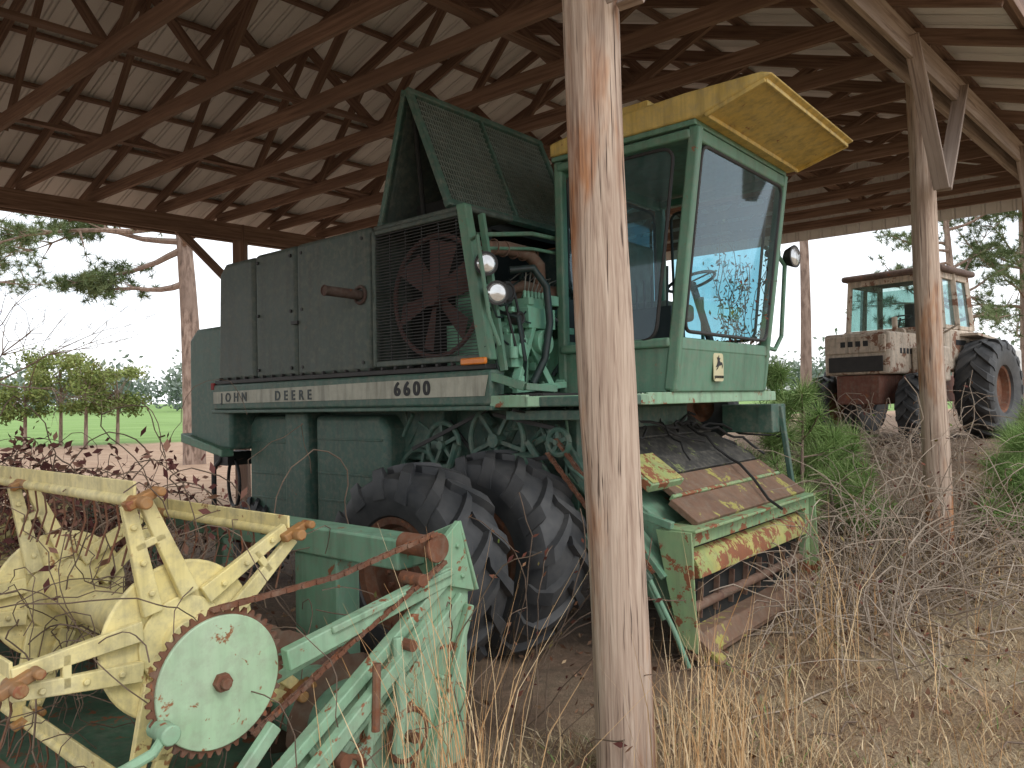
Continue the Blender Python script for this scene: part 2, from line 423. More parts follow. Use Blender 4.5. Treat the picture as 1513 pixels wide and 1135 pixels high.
def text(name,body,size,loc,rot,mat,sp=1.0,bold=0):
    c=bpy.data.curves.new(name,'FONT');c.body=body;c.size=size;c.space_character=sp;c.extrude=.002;c.offset=bold
    o=bpy.data.objects.new(name,c);sc.collection.objects.link(o);c.materials.append(mat)
    o.location=loc;o.rotation_euler=rot;o.parent=cb;return o
M_lett2=plain('lettering_navy',(.03,.045,.05),(.07,.085,.085),20,.6,0,0)
text('maker_lettering','JOHN',.125,W(-3.70,1.549,1.853),(rad(90),0,0),M_lett2,1.9,.003)
text('maker_lettering_2','DEERE',.125,W(-2.72,1.549,1.853),(rad(90),0,0),M_lett2,1.9,.003)
text('model_lettering','6600',.15,W(-1.03,1.549,1.862),(rad(90),0,0),M_letter,1.5,.004)
text('model_lettering_bold','6600',.15,W(-1.023,1.5493,1.862),(rad(90),0,0),M_letter,1.5,.004)
ac=Acc()
A0,A1,Z0,Z1=-1.34,-.27,2.10,3.24
ac.box(W(A0,1.44,Z0),W(A0+.04,1.50,Z1))
ac.box(W(A0+.041,1.44,Z1-.04),W(-.335,1.50,Z1));ac.box(W(A0+.041,1.44,Z0),W(-.125,1.50,Z0+.05))
part(ac,'screen_frame',M_hood,bevel=.01)
ac=Acc();ac.poly([W(-.33,1.44,Z1+.04),W(-.24,1.44,Z1+.04),W(-.01,1.44,Z0),W(-.12,1.44,Z0)],(0,-.085,0))
part(ac,'screen_front_post',M_cab,bevel=.012)
ac=Acc()
z=Z0+.06
while z<Z1-.05:
    ae=-.31+(Z1-z)/(Z1-Z0)*.2
    ac.box(W(A0+.042,1.475,z),W(ae,1.487,z+.006));z+=.0245
for a in np.arange(A0+.2,-.35,.19): ac.box(W(a,1.468,Z0+.05),W(a+.008,1.474,Z1-.04))
part(ac,'screen_louvres',M_black,smooth=False)
ac=Acc();c=W(-.78,1.30,2.66)
for i in range(6):
    an=i*math.pi/3+.3;d=Vector((math.cos(an),0,math.sin(an)));pn=Vector((-math.sin(an),0,math.cos(an)))
    ac.add([c+d*.06-pn*.05+Vector((0,.03,0)),c+d*.44-pn*.11+Vector((0,.05,0)),c+d*.44+pn*.11-Vector((0,.05,0)),c+d*.06+pn*.05-Vector((0,.03,0))],[(0,1,2,3)])
ac.cyl(c+Vector((0,.04,0)),c-Vector((0,.07,0)),.09,20)
ac.torus(c,(0,1,0),.49,.02,40)
part(ac,'radiator_fan',paint('fan_rust',(.11,.06,.055),(.15,.08,.07),.3,.8,.3,dusty=.1))
pbox('radiator_core',-1.33,-.45,.98,1.05,2.1,3.2,M_dark,0)
pbox('screen_top_cover',-1.35,-.28,.9,1.47,3.24,3.29,M_hood,.02)
ac=Acc();ac.tube([W(-1.47,1.45,2.72),W(-1.47,1.6,2.72),W(-1.5,1.86,2.73)],.042,16);ac.torus(W(-1.47,1.52,2.72),(0,1,0),.07,.015,20);ac.torus(W(-1.5,1.86,2.73),(0,1,0),.042,.006,16)
part(ac,'exhaust_stub',paint('exhaust_rust',(.07,.045,.04),(.11,.06,.045),.3,.85,.4))
prism('lower_shield_rear',[(-3.72,.70),(-3.60,.60),(-2.98,.60),(-2.98,1.7),(-3.62,1.7),(-3.72,1.6)],.9,1.22,M_body,.04,3)
pbox('support_column',-2.92,-2.55,.9,1.32,.55,1.74,M_body,.03)
prism('lower_shield_front',[(-2.5,.62),(-1.6,.62),(-1.46,.8),(-1.46,1.58),(-1.56,1.7),(-2.5,1.7)],.9,1.26,M_body,.05,3)
ac=Acc()
for z in(.85,1.1,1.42): ac.box(W(-3.66,1.222,z),W(-3.0,1.232,z+.02));ac.box(W(-2.45,1.262,z+.05),W(-1.52,1.272,z+.07))
part(ac,'shield_ribs',M_body,bevel=.004)
pbox('lower_body_core',-3.6,.3,-.9,.88,.75,1.75,M_body,.03)
pbox('front_axle',-.28,0.0,-1.7,1.9,.5,.8,M_body,.02)
pbox('rear_axle',-3.75,-3.55,-1.1,1.1,.42,.56,M_body,.02)
ac=Acc();ad=Acc()
def pulley(a,b,z,r,acx,w=.05,spokes=5):
    c=W(a,b,z);acx.torus(c,(0,1,0),r,.022,32);acx.cyl(c+Vector((0,.05,0)),c-Vector((0,.05,0)),r*.2,16)
    for i in range(spokes):
        an=2*math.pi*i/spokes+a
        acx.beam(c,c+Vector((math.cos(an),0,math.sin(an)))*r,.03,.03,(0,1,0))
for a,z,r,b in((-.25,1.50,.27,1.2),(.38,1.5,.09,1.25),(-.85,1.45,.18,1.18),(-1.2,1.15,.25,1.12),(-.35,.95,.2,1.05)): pulley(a,b,z,r,ac)
part(ac,'drive_pulleys',M_body)
def belt(a0,z0,r0,a1,z1,r1,b):
    for sg in(1,-1): ad.beam(W(a0,b,z0+sg*r0),W(a1,b,z1+sg*r1),.03,.015,(0,1,0))
belt(-.25,1.50,.27,-1.2,1.15,.26,1.2);belt(-.25,1.50,.2,.38,1.5,.09,1.23);belt(-.85,1.45,.19,-.35,.95,.2,1.1)
part(ad,'drive_belts',M_black)
ac=Acc()
for i in range(46):
    a=random.uniform(-1.4,.6);b=random.uniform(.9,1.25);z=random.uniform(.8,1.7)
    d=Vector((random.uniform(-1,1),random.uniform(-.3,.3),random.uniform(-1,1))).normalized()*random.uniform(.1,.5)
    ac.cyl(W(a,b,z),W(a,b,z)+d,random.choice((.012,.018,.03)),8)
part(ac,'side_rods',[M_body])
ac=Acc()
ac.beam(W(.25,1.15,1.6),W(.95,1.05,.55),.05,.10);ac.beam(W(.05,1.2,1.5),W(.75,1.1,.45),.03,.05)
ac.beam(W(.35,1.0,1.7),W(.35,1.0,.9),.08,.08);ac.box(W(.0,.95,1.66),W(.7,1.38,1.73))
ac.cyl(W(.05,1.1,1.35),W(.05,1.35,1.35),.07,16);ac.cyl(W(.15,1.1,1.15),W(.15,1.3,1.15),.05,16)
part(ac,'feeder_struts',M_body,bevel=.006)
def tyre(ep,name,c,R0,w,rim,N=20,hub=M_rust,inset=.1,sweep=.36,lug=1.0):
    hw=w/2;ac=Acc()
    prof=[(-hw*.62,rim),(-hw*.86,rim+.03),(-hw*1.02,rim+(R0-rim)*.45),(-hw*1.0,R0-.13),(-hw*.9,R0-.08),(-hw*.6,R0-.055),(0,R0-.045)]
    prof=prof+[(-y,r) for y,r in prof[-2::-1]]
    ac.lathe_y(c,prof,56)
    def rb(y):
        q=abs(y)/hw
        return R0-.045-.02*q*q-(.06*max(0,(q-.8)/.2)**1.5)
    cv=Vector(c)
    for side in(-1,1):
        for i in range(N):
            th0=(i+(.5 if side>0 else 0))*2*math.pi/N+random.uniform(-.008,.008)
            vs=[]
            J=6
            wear=random.uniform(.040,.055)
            for j in range(J+1):
                f=j/J;y=side*(-.03+(hw+.04)*f);th=th0-sweep*f**.85
                hwid=(.050+.042*f)*lug
                r0_=rb(y)-.03;r1_=rb(y)+wear*(1 if j<J else .6)
                if j==J: y=side*hw*1.05;r1_=R0-.12;r0_=R0-.21
                for r,dt in((r0_,-hwid*1.3),(r1_,-hwid*.8),(r1_,hwid*.8),(r0_,hwid*1.3)):
                    vs.append((cv.x+r*math.cos(th+dt),cv.y+y,cv.z+r*math.sin(th+dt)))
            fs=[(0,1,2,3),(J*4+3,J*4+2,J*4+1,J*4)]
            for j in range(J):
                for k in range(3): fs.append((j*4+k,(j+1)*4+k,(j+1)*4+k+1,j*4+k+1))
            ac.add(vs,fs)
    o=obj(ac,name,M_tyre,ep,True,0,True,32)
    ah=Acc()
    ah.lathe_y(c,[(-hw*.62,rim+.01),(-hw*.80,rim+.018),(-hw*.76,rim-.03),(-hw*.45,rim-.06),(-hw*.40,rim*.45),(-hw*.6,rim*.38),(-hw*.6,.0)],40)
    ah.lathe_y(c,[(hw*.62,rim+.01),(hw*.72,rim+.015),(hw*.66,rim-.03),(hw*.3,rim-.06),(hw*.25,rim*.45),(hw*.25,.0)],40)
    for i in range(8):
        an=i*math.pi/4;ah.cyl(cv+Vector((rim*.3*math.cos(an),-hw*.6,rim*.3*math.sin(an))),cv+Vector((rim*.3*math.cos(an),-hw*.6-.03,rim*.3*math.sin(an))),.018,6)
    obj(ah,name+'_rim',hub,ep)
tyre(cb,'front_tyre_outer',W(-.20,2.10,.68),.71,.47,.36,15)
tyre(cb,'front_tyre_inner',W(-.12,1.38,.70),.73,.50,.34,15)
tyre(cb,'front_tyre_far_inner',W(-.12,-1.33,.69),.70,.50,.34,15)
tyre(cb,'front_tyre_far_outer',W(-.12,-2.0,.69),.70,.50,.34,15)
tyre(cb,'rear_tyre',W(-3.65,1.15,.42),.43,.26,.2,16)
tyre(cb,'rear_tyre_far',W(-3.65,-1.15,.42),.43,.26,.2,16)
ac=Acc();ac.torus(W(-4.25,1.1,.95),(.3,1,0),.26,.018,28);ac.tube([W(-4.3,1.15,1.4),W(-4.35,1.2,1.2),W(-4.5,1.2,1.1),W(-4.5,1.2,.7)],.03,8)
ac.box(W(-4.5,.9,1.15),W(-4.2,1.2,1.3))
part(ac,'rear_spreader',M_black)
pbox('deck',-.1,.93,-1.3,1.48,1.755,1.825,M_body,.01)
ac=Acc();ac.box(W(.945,-1.32,1.755),W(.97,1.0,1.84));ac.poly([W(.30,1.53,1.755),W(.33,1.53,1.755),W(.97,1.0,1.755),W(.94,1.0,1.755)],(0,0,.075));ac.box(W(-.02,1.495,1.755),W(.32,1.53,1.84))
part(ac,'deck_edge',M_light,bevel=.006)
ac=Acc()
for a in np.arange(-.05,.4,.055): ac.box(W(a,.7,1.828),W(a+.02,1.46,1.85))
part(ac,'deck_tread',M_black)
ac=Acc()
ac.beam(W(-.02,1.5,1.98),W(.22,1.42,1.9),.06,.06);ac.beam(W(.22,1.42,1.9),W(.33,1.2,1.88),.05,.05)
for b in(1.1,.8):ac.cyl(W(.33,b,1.74),W(.36,b,1.5),.012,8)
part(ac,'front_corner_bracket',M_cab,bevel=.005)
# engine
ac=Acc();ac.box(W(-.75,.30,2.0),W(-.24,1.22,2.42));ac.box(W(-.68,.33,2.42),W(-.34,1.18,2.66));ac.box(W(-.62,.36,2.66),W(-.42,1.14,2.74))
ac.box(W(-.3,.5,1.9),W(-.06,.60,2.3));ac.box(W(-.3,1.0,1.86),W(-.08,1.10,2.32))
for i in range(7): ac.cyl(W(-.36,.38+i*.12,2.52),W(-.25,.38+i*.12,2.54),.042,14)
ac.cyl(W(-.23,.9,2.25),W(.02,.9,2.25),.10,18);ac.cyl(W(0.02,.9,2.25),W(.05,.9,2.25),.05,18)
ac.box(W(-.27,.72,2.36),W(-.02,1.06,2.52));ac.box(W(-.22,.76,2.52),W(-.06,1.02,2.60))
ac.box(W(-.2,1.12,2.05),W(-.0,1.30,2.30));ac.cyl(W(.0,1.2,2.18),W(.04,1.2,2.18),.06,16)
for i in range(6): ac.cyl(W(-.10,.78+i*.045,2.60),W(-.10,.78+i*.045,2.66),.014,8)
ac.beam(W(-.0,1.28,1.88),W(-.06,.98,2.38),.07,.05);ac.beam(W(-.0,.78,1.86),W(-.08,1.02,2.3),.05,.05);ac.beam(W(.04,1.32,1.88),W(.04,.7,1.92),.05,.05)
for i in range(34):
    p=W(random.uniform(-.22,.02),random.uniform(.5,1.3),random.uniform(1.9,2.62));s_=random.uniform(.018,.045)
    if random.random()<.5: ac.box(p-Vector((s_,s_,s_)),p+Vector((s_,s_*random.uniform(.6,2),s_)))
    else:
        d=random.choice((Vector((1,0,0)),Vector((0,1,0)),Vector((0,0,1))));ac.cyl(p-d*s_,p+d*s_,s_*.8,12)
part(ac,'engine_block',M_engine,bevel=.006)
ac=Acc()
ac.tube([W(-.22,.35,2.66),W(-.2,.6,2.69),W(-.2,.9,2.71),W(-.22,1.12,2.68)],.05,14)
for i in range(6): ac.tube([W(-.22,.40+i*.13,2.68),W(-.28,.40+i*.13,2.58),W(-.36,.40+i*.13,2.58)],.035,10)
ac.tube([W(-.25,1.33,2.97),W(-.2,1.1,2.99),W(-.18,.85,2.98),W(-.18,.72,2.90),W(-.2,.68,2.7)],.055,16)
ac.cyl(W(-.2,.62,2.66),W(-.1,.56,2.64),.09,16)
for i in range(5): ac.torus(W(-.2,1.25-i*.12,2.98),(0,1,0),.058,.006,14)
part(ac,'exhaust_manifold',M_rustp)
ac=Acc()
ac.tube([W(-.12,1.16,2.80),W(-.0,1.02,2.82),W(.05,.92,2.68),W(.06,.90,2.40),W(.05,.96,2.12),W(.0,1.05,1.93)],.030,12)
ac.tube([W(-.1,.72,2.5),W(-.0,.64,2.4),W(.02,.60,2.2),W(-.1,.66,2.0)],.02,10)
ac.tube([W(-.2,1.3,2.5),W(.03,1.25,2.42),W(.05,1.2,2.1),W(-.05,1.1,1.95)],.016,10)
for i in range(14):
    p=W(random.uniform(-.15,.03),random.uniform(.5,1.35),random.uniform(2.1,2.9));pts=[p]
    for k in range(4): pts.append(pts[-1]+Vector((random.uniform(-.04,.05),random.uniform(-.12,.12),random.uniform(-.16,.08))))
    ac.tube(pts,random.choice((.006,.009)),6)
part(ac,'engine_hoses',M_hose)
ac=Acc()
for i in range(6):
    ac.tube([W(-.10,.78+i*.045,2.66),W(-.05,.74+i*.06,2.74+.015*i),W(-.15,.5+i*.1,2.80),W(-.34,.42+i*.12,2.7)],.005,5)
part(ac,'fuel_lines',M_pipe)
ac=Acc()
for a,b,z,r in((-.08,1.26,2.62,.08),(-.02,1.20,2.42,.05)):
    c=W(a,b,z);ac.cyl(c-Vector((.03,0,0)),c+Vector((.03,0,0)),r,20);ac.torus(c+Vector((.03,0,0)),(1,0,0),r*.8,.012,20)
ac.beam(W(-.05,1.33,2.62),W(.01,1.26,2.2),.02,.01,(1,0,0));ac.beam(W(-.05,1.19,2.62),W(.01,1.14,2.2),.02,.01,(1,0,0))
part(ac,'engine_pulleys',M_black)
pbox('engine_bay_back',-.96,-.9,-.2,1.04,2.1,3.3,M_dark,0)
ac=Acc();ac.tube([W(-.22,1.42,3.05),W(-.1,.9,3.12),W(-.05,.2,3.12)],.018,8);ac.tube([W(-.22,1.42,2.95),W(-.1,.9,3.0),W(-.05,.2,3.0)],.014,8)
ac.beam(W(-.18,1.40,3.2),W(.03,1.42,2.02),.05,.03,(0,1,0))
ac.tube([W(-.2,1.5,3.0),W(-.08,1.56,3.0),W(.02,1.56,2.4),W(.06,1.5,2.2)],.016,8)
part(ac,'engine_bay_rails',M_cab)
def lamp(c,d,r=.085):
    d=Vector(d).normalized();a=Acc();a.tube([c-d*.09,c-d*.06,c,c+d*.02],[.03,r*.75,r,r*1.05],24);part(a,'lamp_housing',M_black)
    a=Acc();a.tube([c+d*.015,c+d*.03,c+d*.036],[r*.9,r*.7,.005],24);part(a,'lamp_lens',M_chrome)
lamp(W(-.06,1.50,2.80),(.9,-.55,-.05));lamp(W(.02,1.48,2.58),(.9,-.5,-.05))
lamp(W(1.12,-1.45,3.08),(.9,-.1,0),.10)
lamp(W(1.0,-1.33,3.12),(.9,-.1,0),.06)
pbox('amber_marker',-.28,-.03,1.53,1.56,2.07,2.12,M_amber,.01)
pbox('rear_marker',-3.92,-3.86,1.5,1.54,1.98,2.05,plain('red_lens',(.35,.02,.02)),.005)
top=(-.98,4.33);fb=(-.55,3.34);bk=(-1.3,3.30)
def screen_panel(name,p,q,b0,b1,mat,dirn):
    ac=Acc();d=Vector((q[0]-p[0],0,q[1]-p[1])).normalized();nn=Vector((d.z,0,-d.x))*dirn
    for b in(b0,b1-.06): ac.poly([W(p[0],b,p[1]),W(q[0],b,q[1]),W(q[0],b+.06,q[1]),W(p[0],b+.06,p[1])],nn*.05)
    A=W(p[0],b0,p[1]);B=W(p[0],b1,p[1]);ac.beam(A+nn*.025,B+nn*.025,.06,.06,nn)
    A=W(q[0],b0,q[1]);B=W(q[0],b1,q[1]);ac.beam(A+nn*.025,B+nn*.025,.06,.06,nn)
    m=(b0+b1)/2;ac.poly([W(p[0],m,p[1]),W(q[0],m,q[1]),W(q[0],m+.03,q[1]),W(p[0],m+.03,p[1])],nn*.05)
    part(ac,name+'_frame',M_body,bevel=.008)
    ac=Acc();ac.add([W(p[0],b0+.02,p[1]),W(q[0],b0+.02,q[1]),W(q[0],b1-.02,q[1]),W(p[0],b1-.02,p[1])],[(0,1,2,3)])
    b=b0+.07
    while b<b1-.07:
        if abs(b-m-.015)>.03: ac.poly([W(p[0],b,p[1]),W(q[0],b,q[1]),W(q[0],b+.012,q[1]),W(p[0],b+.012,p[1])],nn*.022)
        b+=.03
    L=math.hypot(q[0]-p[0],q[1]-p[1]);k=.05
    while k<L:
        A=W(p[0],b0+.06,p[1])+d*k;B=W(p[0],b1-.06,p[1])+d*k;ac.beam(A+nn*.012,B+nn*.012,.01,.026,nn);k+=.055
    part(ac,name+'_mesh',mat,smooth=False)
M_screen=paint('screen_mesh_green',(.12,.15,.125),(.17,.20,.17),.1,.4,.3)
screen_panel('raised_screen_front',top,fb,-.36,1.42,M_screen,-1)
screen_panel('raised_screen_back',top,bk,-.36,1.42,M_hood,1)
ac=Acc();ac.cyl(W(-.9,1.3,3.3),W(-1.0,1.3,4.2),.02,8);ac.cyl(W(-.7,.4,3.3),W(-1.0,.4,4.2),.02,8);ac.box(W(-1.2,-.2,3.25),W(-.6,1.1,3.5))
part(ac,'air_cleaner_box',M_dark)
# cab
b0,b1=-1.0,.64;zb,zt=2.22,3.70
def af(z): return 1.0+(z-zb)/(zt-zb)*.2
ac=Acc()
def bar(p,q,w=.07,h=.07): ac.beam(p,q,w,h,(0,1,0) if abs((Vector(q)-Vector(p)).y)<.5 else (0,0,1))
for b in(b0,b1):
    bar(W(af(zb-.37),b,zb-.37),W(af(zt+.02),b,zt+.02),.09,.07)
    bar(W(0,b,1.85),W(0,b,zt+.02),.08,.08)
    bar(W(.0,b,zt-.03),W(af(zt)-.03,b,zt-.03),.07,.10);bar(W(0,b,zb-.02),W(af(zb)-.03,b,zb-.02),.07,.12)
bar(W(af(zb)-.01,b0,zb-.03),W(af(zb)-.01,b1,zb-.03),.08,.1);bar(W(af(zt)-.01,b0,zt-.04),W(af(zt)-.01,b1,zt-.04),.08,.10)
bar(W(.0,b0,zb),W(0,b1,zb),.06,.1);bar(W(0,b0,zt-.04),W(0,b1,zt-.04),.06,.1)
part(ac,'cab_frame',M_cab,bevel=.018,seg=3)
ac=Acc();ac.poly([W(.99,b1+.03,zb-.04),W(1.03,b1+.03,zb-.04),W(.99,b1+.03,1.84),W(.95,b1+.03,1.84)],(0,b1-b0+.06,0))
ac.poly([W(0,b1+.02,zb-.05),W(.97,b1+.02,zb-.05),W(.93,b1+.02,1.84),W(0,b1+.02,1.84)],(0,.03,0))
ac.poly([W(0,b0-.0,zb-.05),W(.97,b0-.0,zb-.05),W(.93,b0-.0,1.84),W(0,b0-.0,1.84)],(0,.03,0))
part(ac,'cab_skirt',M_cab,bevel=.01)
def rounded(pts,r=.09,k=5):
    out=[];n=len(pts)
    for i in range(n):
        P=Vector(pts[i]);A=(Vector(pts[i-1])-P).normalized()*r;B=(Vector(pts[(i+1)%n])-P).normalized()*r
        for j in range(k+1):
            t=j/k;out.append((P+A)*(1-t)**2+P*2*t*(1-t)+(P+B)*t*t)
    return out
def window(name,pts,gm=M_glass,gask=M_black,r=.09,gr=.014):
    o=rounded(pts,r);a=Acc();a.add(o,[tuple(range(len(o)))]);part(a,name,gm,smooth=False)
    a=Acc();a.tube(o+[o[0],o[1]],gr,8);part(a,name+'_gasket',gask)
window('windshield',[W(af(zb+.06)+.03,b1-.06,zb+.06),W(af(zb+.06)+.03,b0+.06,zb+.06),W(af(zt-.1)+.03,b0+.06,zt-.1),W(af(zt-.1)+.03,b1-.06,zt-.1)])
window('side_window',[W(.2,b1+.045,zb+.0),W(.86,b1+.045,zb-.0),W(1.05,b1+.045,zt-.10),W(.1,b1+.045,zt-.10)],r=.12)
window('side_window_far',[W(.12,b0-.03,zb+.08),W(.90,b0-.03,zb+.08),W(1.05,b0-.03,zt-.12),W(.1,b0-.03,zt-.12)])
window('rear_window',[W(-.01,b1-.1,zb+.45),W(-.01,b0+.1,zb+.45),W(-.01,b0+.1,zt-.12),W(-.01,b1-.1,zt-.12)])
pbox('cab_rear_wall',-.03,.0,b0,b1,zb,zb+.4,M_black,.0)
pbox('cab_floor',0,.95,b0+.02,b1-.02,2.02,2.08,M_black,0)
pbox('cab_headliner',0,1.12,b0+.02,b1-.02,zt+.03,zt+.05,M_dark,0)
prism('cab_roof',[(-.06,3.765),(-.06,3.87),(.3,3.93),(1.15,3.96),(1.70,3.95),(1.78,3.92),(1.72,3.90),(1.26,3.765)],b0-.13,b1+.06,M_yroof,.02,3)
ac=Acc()
ac.box(W(.1,b0+.3,3.95),W(.75,b1-.12,4.07))
ac.poly([W(1.30,b1+.05,3.772),W(1.30,b1+.03,3.765),W(1.68,b1+.03,3.888),W(1.68,b1+.05,3.895)],(0,0,-.02))
part(ac,'roof_ac_unit',M_yroof,bevel=.02)
ac=Acc()
for bq in(b0-.11,b1+.04):
    ac.beam(W(1.29,bq,3.765),W(1.72,bq,3.892),.02,.03)
ac.beam(W(1.30,b0-.1,3.765),W(1.30,b1+.03,3.765),.02,.03);ac.beam(W(1.72,b0-.1,3.89),W(1.72,b1+.03,3.89),.02,.03)
part(ac,'visor_rim',M_yroof,bevel=.004)
pbox('cab_roof_gutter',-.05,1.22,b0-.06,b1+.05,3.722,3.762,M_cab,.008)
ac=Acc();ac.box(W(.18,-.45,2.45),W(.62,.05,2.6));ac.box(W(.12,-.45,2.6),W(.24,.05,3.15));ac.box(W(.3,-.35,2.08),W(.5,-.05,2.45))
part(ac,'operator_seat',plain('seat_vinyl',(.10,.08,.05),(.2,.18,.14)),bevel=.04,seg=4)
ac=Acc();ac.cyl(W(.92,-.2,2.08),W(.72,-.2,2.75),.03,10);ac.torus(W(.71,-.2,2.76),(-.3,0,.95),.2,.014,28)
for i in range(3):
    an=i*2.1;ac.cyl(W(.71,-.2,2.76),W(.71+.19*math.cos(an),-.2+.19*math.sin(an),2.76+.06*math.cos(an)),.008,6)
for i in range(5): ac.cyl(W(.5+.06*i,.3,2.1),W(.5+.07*i,.33,2.7+.03*i),.01,6)
ac.box(W(.4,.2,2.08),W(.85,.42,2.5))
part(ac,'steering_and_levers',M_black,bevel=.01)
def rr(b_,z_,w,h,a=1.034):
    return rounded([W(a,b_+w/2,z_-h/2),W(a,b_-w/2,z_-h/2),W(a,b_-w/2,z_+h/2),W(a,b_+w/2,z_+h/2)],.03)
ac=Acc();ac.poly(rr(0.0,2.03,.175,.22,1.020),(.006,0,0));part(ac,'emblem_plate',plain('emblem_cream',(.62,.58,.36),(.55,.5,.3),10,.5,0,0))
deer=[(-.055,-.02),(-.03,.005),(-.015,.03),(-.03,.06),(-.01,.05),(.005,.075),(.01,.05),(.03,.055),(.015,.035),(.03,.02),(.06,.02),(.07,-.01),(.055,-.03),(.06,.0),(.03,-.005),(.0,-.01),(-.02,-.03),(-.05,-.045),(-.02,-.015)]
ac=Acc();ac.poly([W(1.028,-x,2.05+y) for x,y in deer],(.002,0,0));part(ac,'emblem_deer',M_letter)
text('emblem_lettering','JOHN DEERE',.028,W(1.030,.078,1.945),(rad(90),0,rad(90)),M_letter)
ac=Acc();ac.tube([W(.95,-1.0,2.25),W(.98,-1.3,2.22),W(1.0,-1.42,2.35),W(1.05,-1.42,3.0),W(1.0,-1.33,3.13),W(1.0,-1.1,3.13)],.02,10)
ac.tube([W(.2,-1.0,2.0),W(.2,-1.45,2.0),W(.2,-1.45,2.8)],.02,8)
part(ac,'handrail',M_cab)
ac=Acc();c=W(.15,-1.55,1.70)
ac.lathe_y(c,[(-.1,.15),(-.1,.30),(-.06,.34),(.06,.34),(.1,.30),(.1,.15)],32);part(ac,'drive_wheel_belt',M_tyre)
ac=Acc();ac.lathe_y(c,[(-.07,.0),(-.05,.1),(-.09,.17),(.09,.17)],28);part(ac,'drive_wheel_hub',M_rust)
# feeder house
fb0,fb1=-1.42,.93
prism('feeder_body',[(.1,1.55),(1.10,.80),(1.10,.22),(.0,.85)],fb0+.12,fb1-.12,M_head)
def top_panel(name,s_0,s_1,bb0,bb1,mat,raise_=.02,th=.05):
    A=Vector((.12,0,1.60));D=Vector((1.17,0,.87))-A;L=D.length;D.normalize();Nn=Vector((-D.z,0,D.x))
    p=A+D*s_0*L+Nn*raise_;q=A+D*s_1*L+Nn*raise_
    pr=[(p.x,p.z),(q.x,q.z),((q+Nn*th).x,(q+Nn*th).z),((p+Nn*th).x,(p+Nn*th).z)]
    return prism(name,pr,bb0,bb1,mat,.008)
M_blk_p=paint('worn_black_panel',(.03,.03,.028),(.06,.055,.05),.4,.6,.3,(.12,.14,.05))
M_peel=paint('peeling_panel',(.15,.08,.05),(.23,.135,.085),.58,.75,.35,(.20,.18,.05),rs=4)
top_panel('feeder_top_1',-.02,.24,-1.15,.84,M_blk_p)
top_panel('feeder_top_2',.25,.44,-1.2,.84,M_blk_p,.012)
top_panel('feeder_top_3',.45,.60,-1.25,.40,M_blk_p,.03)
top_panel('feeder_top_4',.61,.76,-1.3,.62,M_peel,.022)
top_panel('feeder_top_seam',.762,.785,-1.33,.70,M_rusty_g,.03)
top_panel('feeder_top_5',.787,.985,fb0+.03,fb1-.18,M_peel,.018)
top_panel('feeder_step',.44,.70,.42,.90,M_rusty_g,.055,.07)
top_panel('feeder_step_pad',.45,.69,.44,.88,M_rusty_y,.127,.008)
ac=Acc()
ae=1.13
def pl(bA,bB,zA,zB,a_=ae,th=.07): ac.box(W(a_,bA,zA),W(a_+th,bB,zB))
pl(fb1-.09,fb1+.02,.12,.88);pl(fb0-.02,fb0+.08,.14,.88);pl(fb0+.081,fb1-.091,.78,.88)
ac.box(W(1.0,fb0,.89),W(1.27,fb1+.02,.912))
ac.poly([W(.98,fb1+.03,.90),W(1.25,fb1+.03,.90),W(1.28,fb1+.03,.10),W(1.14,fb1+.03,.14)],(0,-.012,0))
ac.poly([W(.98,fb0-.03,.90),W(1.25,fb0-.03,.90),W(1.28,fb0-.03,.10),W(1.14,fb0-.03,.14)],(0,.012,0))
part(ac,'feeder_mouth_frame',M_rusty_g,bevel=.008)
ac=Acc();ac.box(W(1.10,fb0+.05,.12),W(1.24,fb1-.0,.20));ac.beam(W(1.2,fb1-.05,.22),W(1.42,fb1-.05,.05),.1,.04);ac.box(W(1.15,fb0,.05),W(1.30,fb1+.02,.085));ac.poly([W(1.24,fb0,.20),W(1.31,fb0,.085),W(1.29,fb0,.075),W(1.22,fb0,.19)],(0,-(fb1-fb0),0))
part(ac,'feeder_mouth_sill',M_peel,bevel=.006)
ac=Acc();pr=[]
for i in range(9):
    t=i/8*math.pi*.5;pr.append((1.06+.16*math.sin(t),.56+.19*math.cos(t)))
pr+=[(1.10,.54)]
ac.poly([W(a,fb0+.1,z) for a,z in pr],(0,-(fb1-fb0-.24),0));part(ac,'feeder_drum_cover',M_rusty_y,bevel=.005)
pbox('feeder_mouth_dark',1.105,1.115,fb0+.1,fb1-.1,.2,.75,M_dark,0)  # near-black sheet, painted shade standing in for the open depth of the mouth
ac=Acc()
for i in range(8):
    b=fb0+.25+i*.26;ac.beam(W(1.13,b,.25),W(1.15,b,.5),.04,.012,(0,1,0))
ac.cyl(W(1.14,fb0+.1,.34),W(1.14,fb1-.1,.34),.035,14)
part(ac,'feeder_conveyor',M_rustp)
ac=Acc();ac.tube([W(.3,1.02,1.25),W(.8,1.0,.8),W(1.05,1.0,.3)],.025,8);ac.tube([W(.9,1.05,.7),W(1.15,1.05,.25),W(1.25,1.05,.03)],.018,8)
ac.beam(W(.85,fb1+.02,.99),W(1.1,fb1+.02,.93),.05,.05);ac.beam(W(.35,.93,1.35),W(1.05,.93,.58),.04,.16,(0,1,0))
part(ac,'feeder_side_linkage',M_head,bevel=.004)
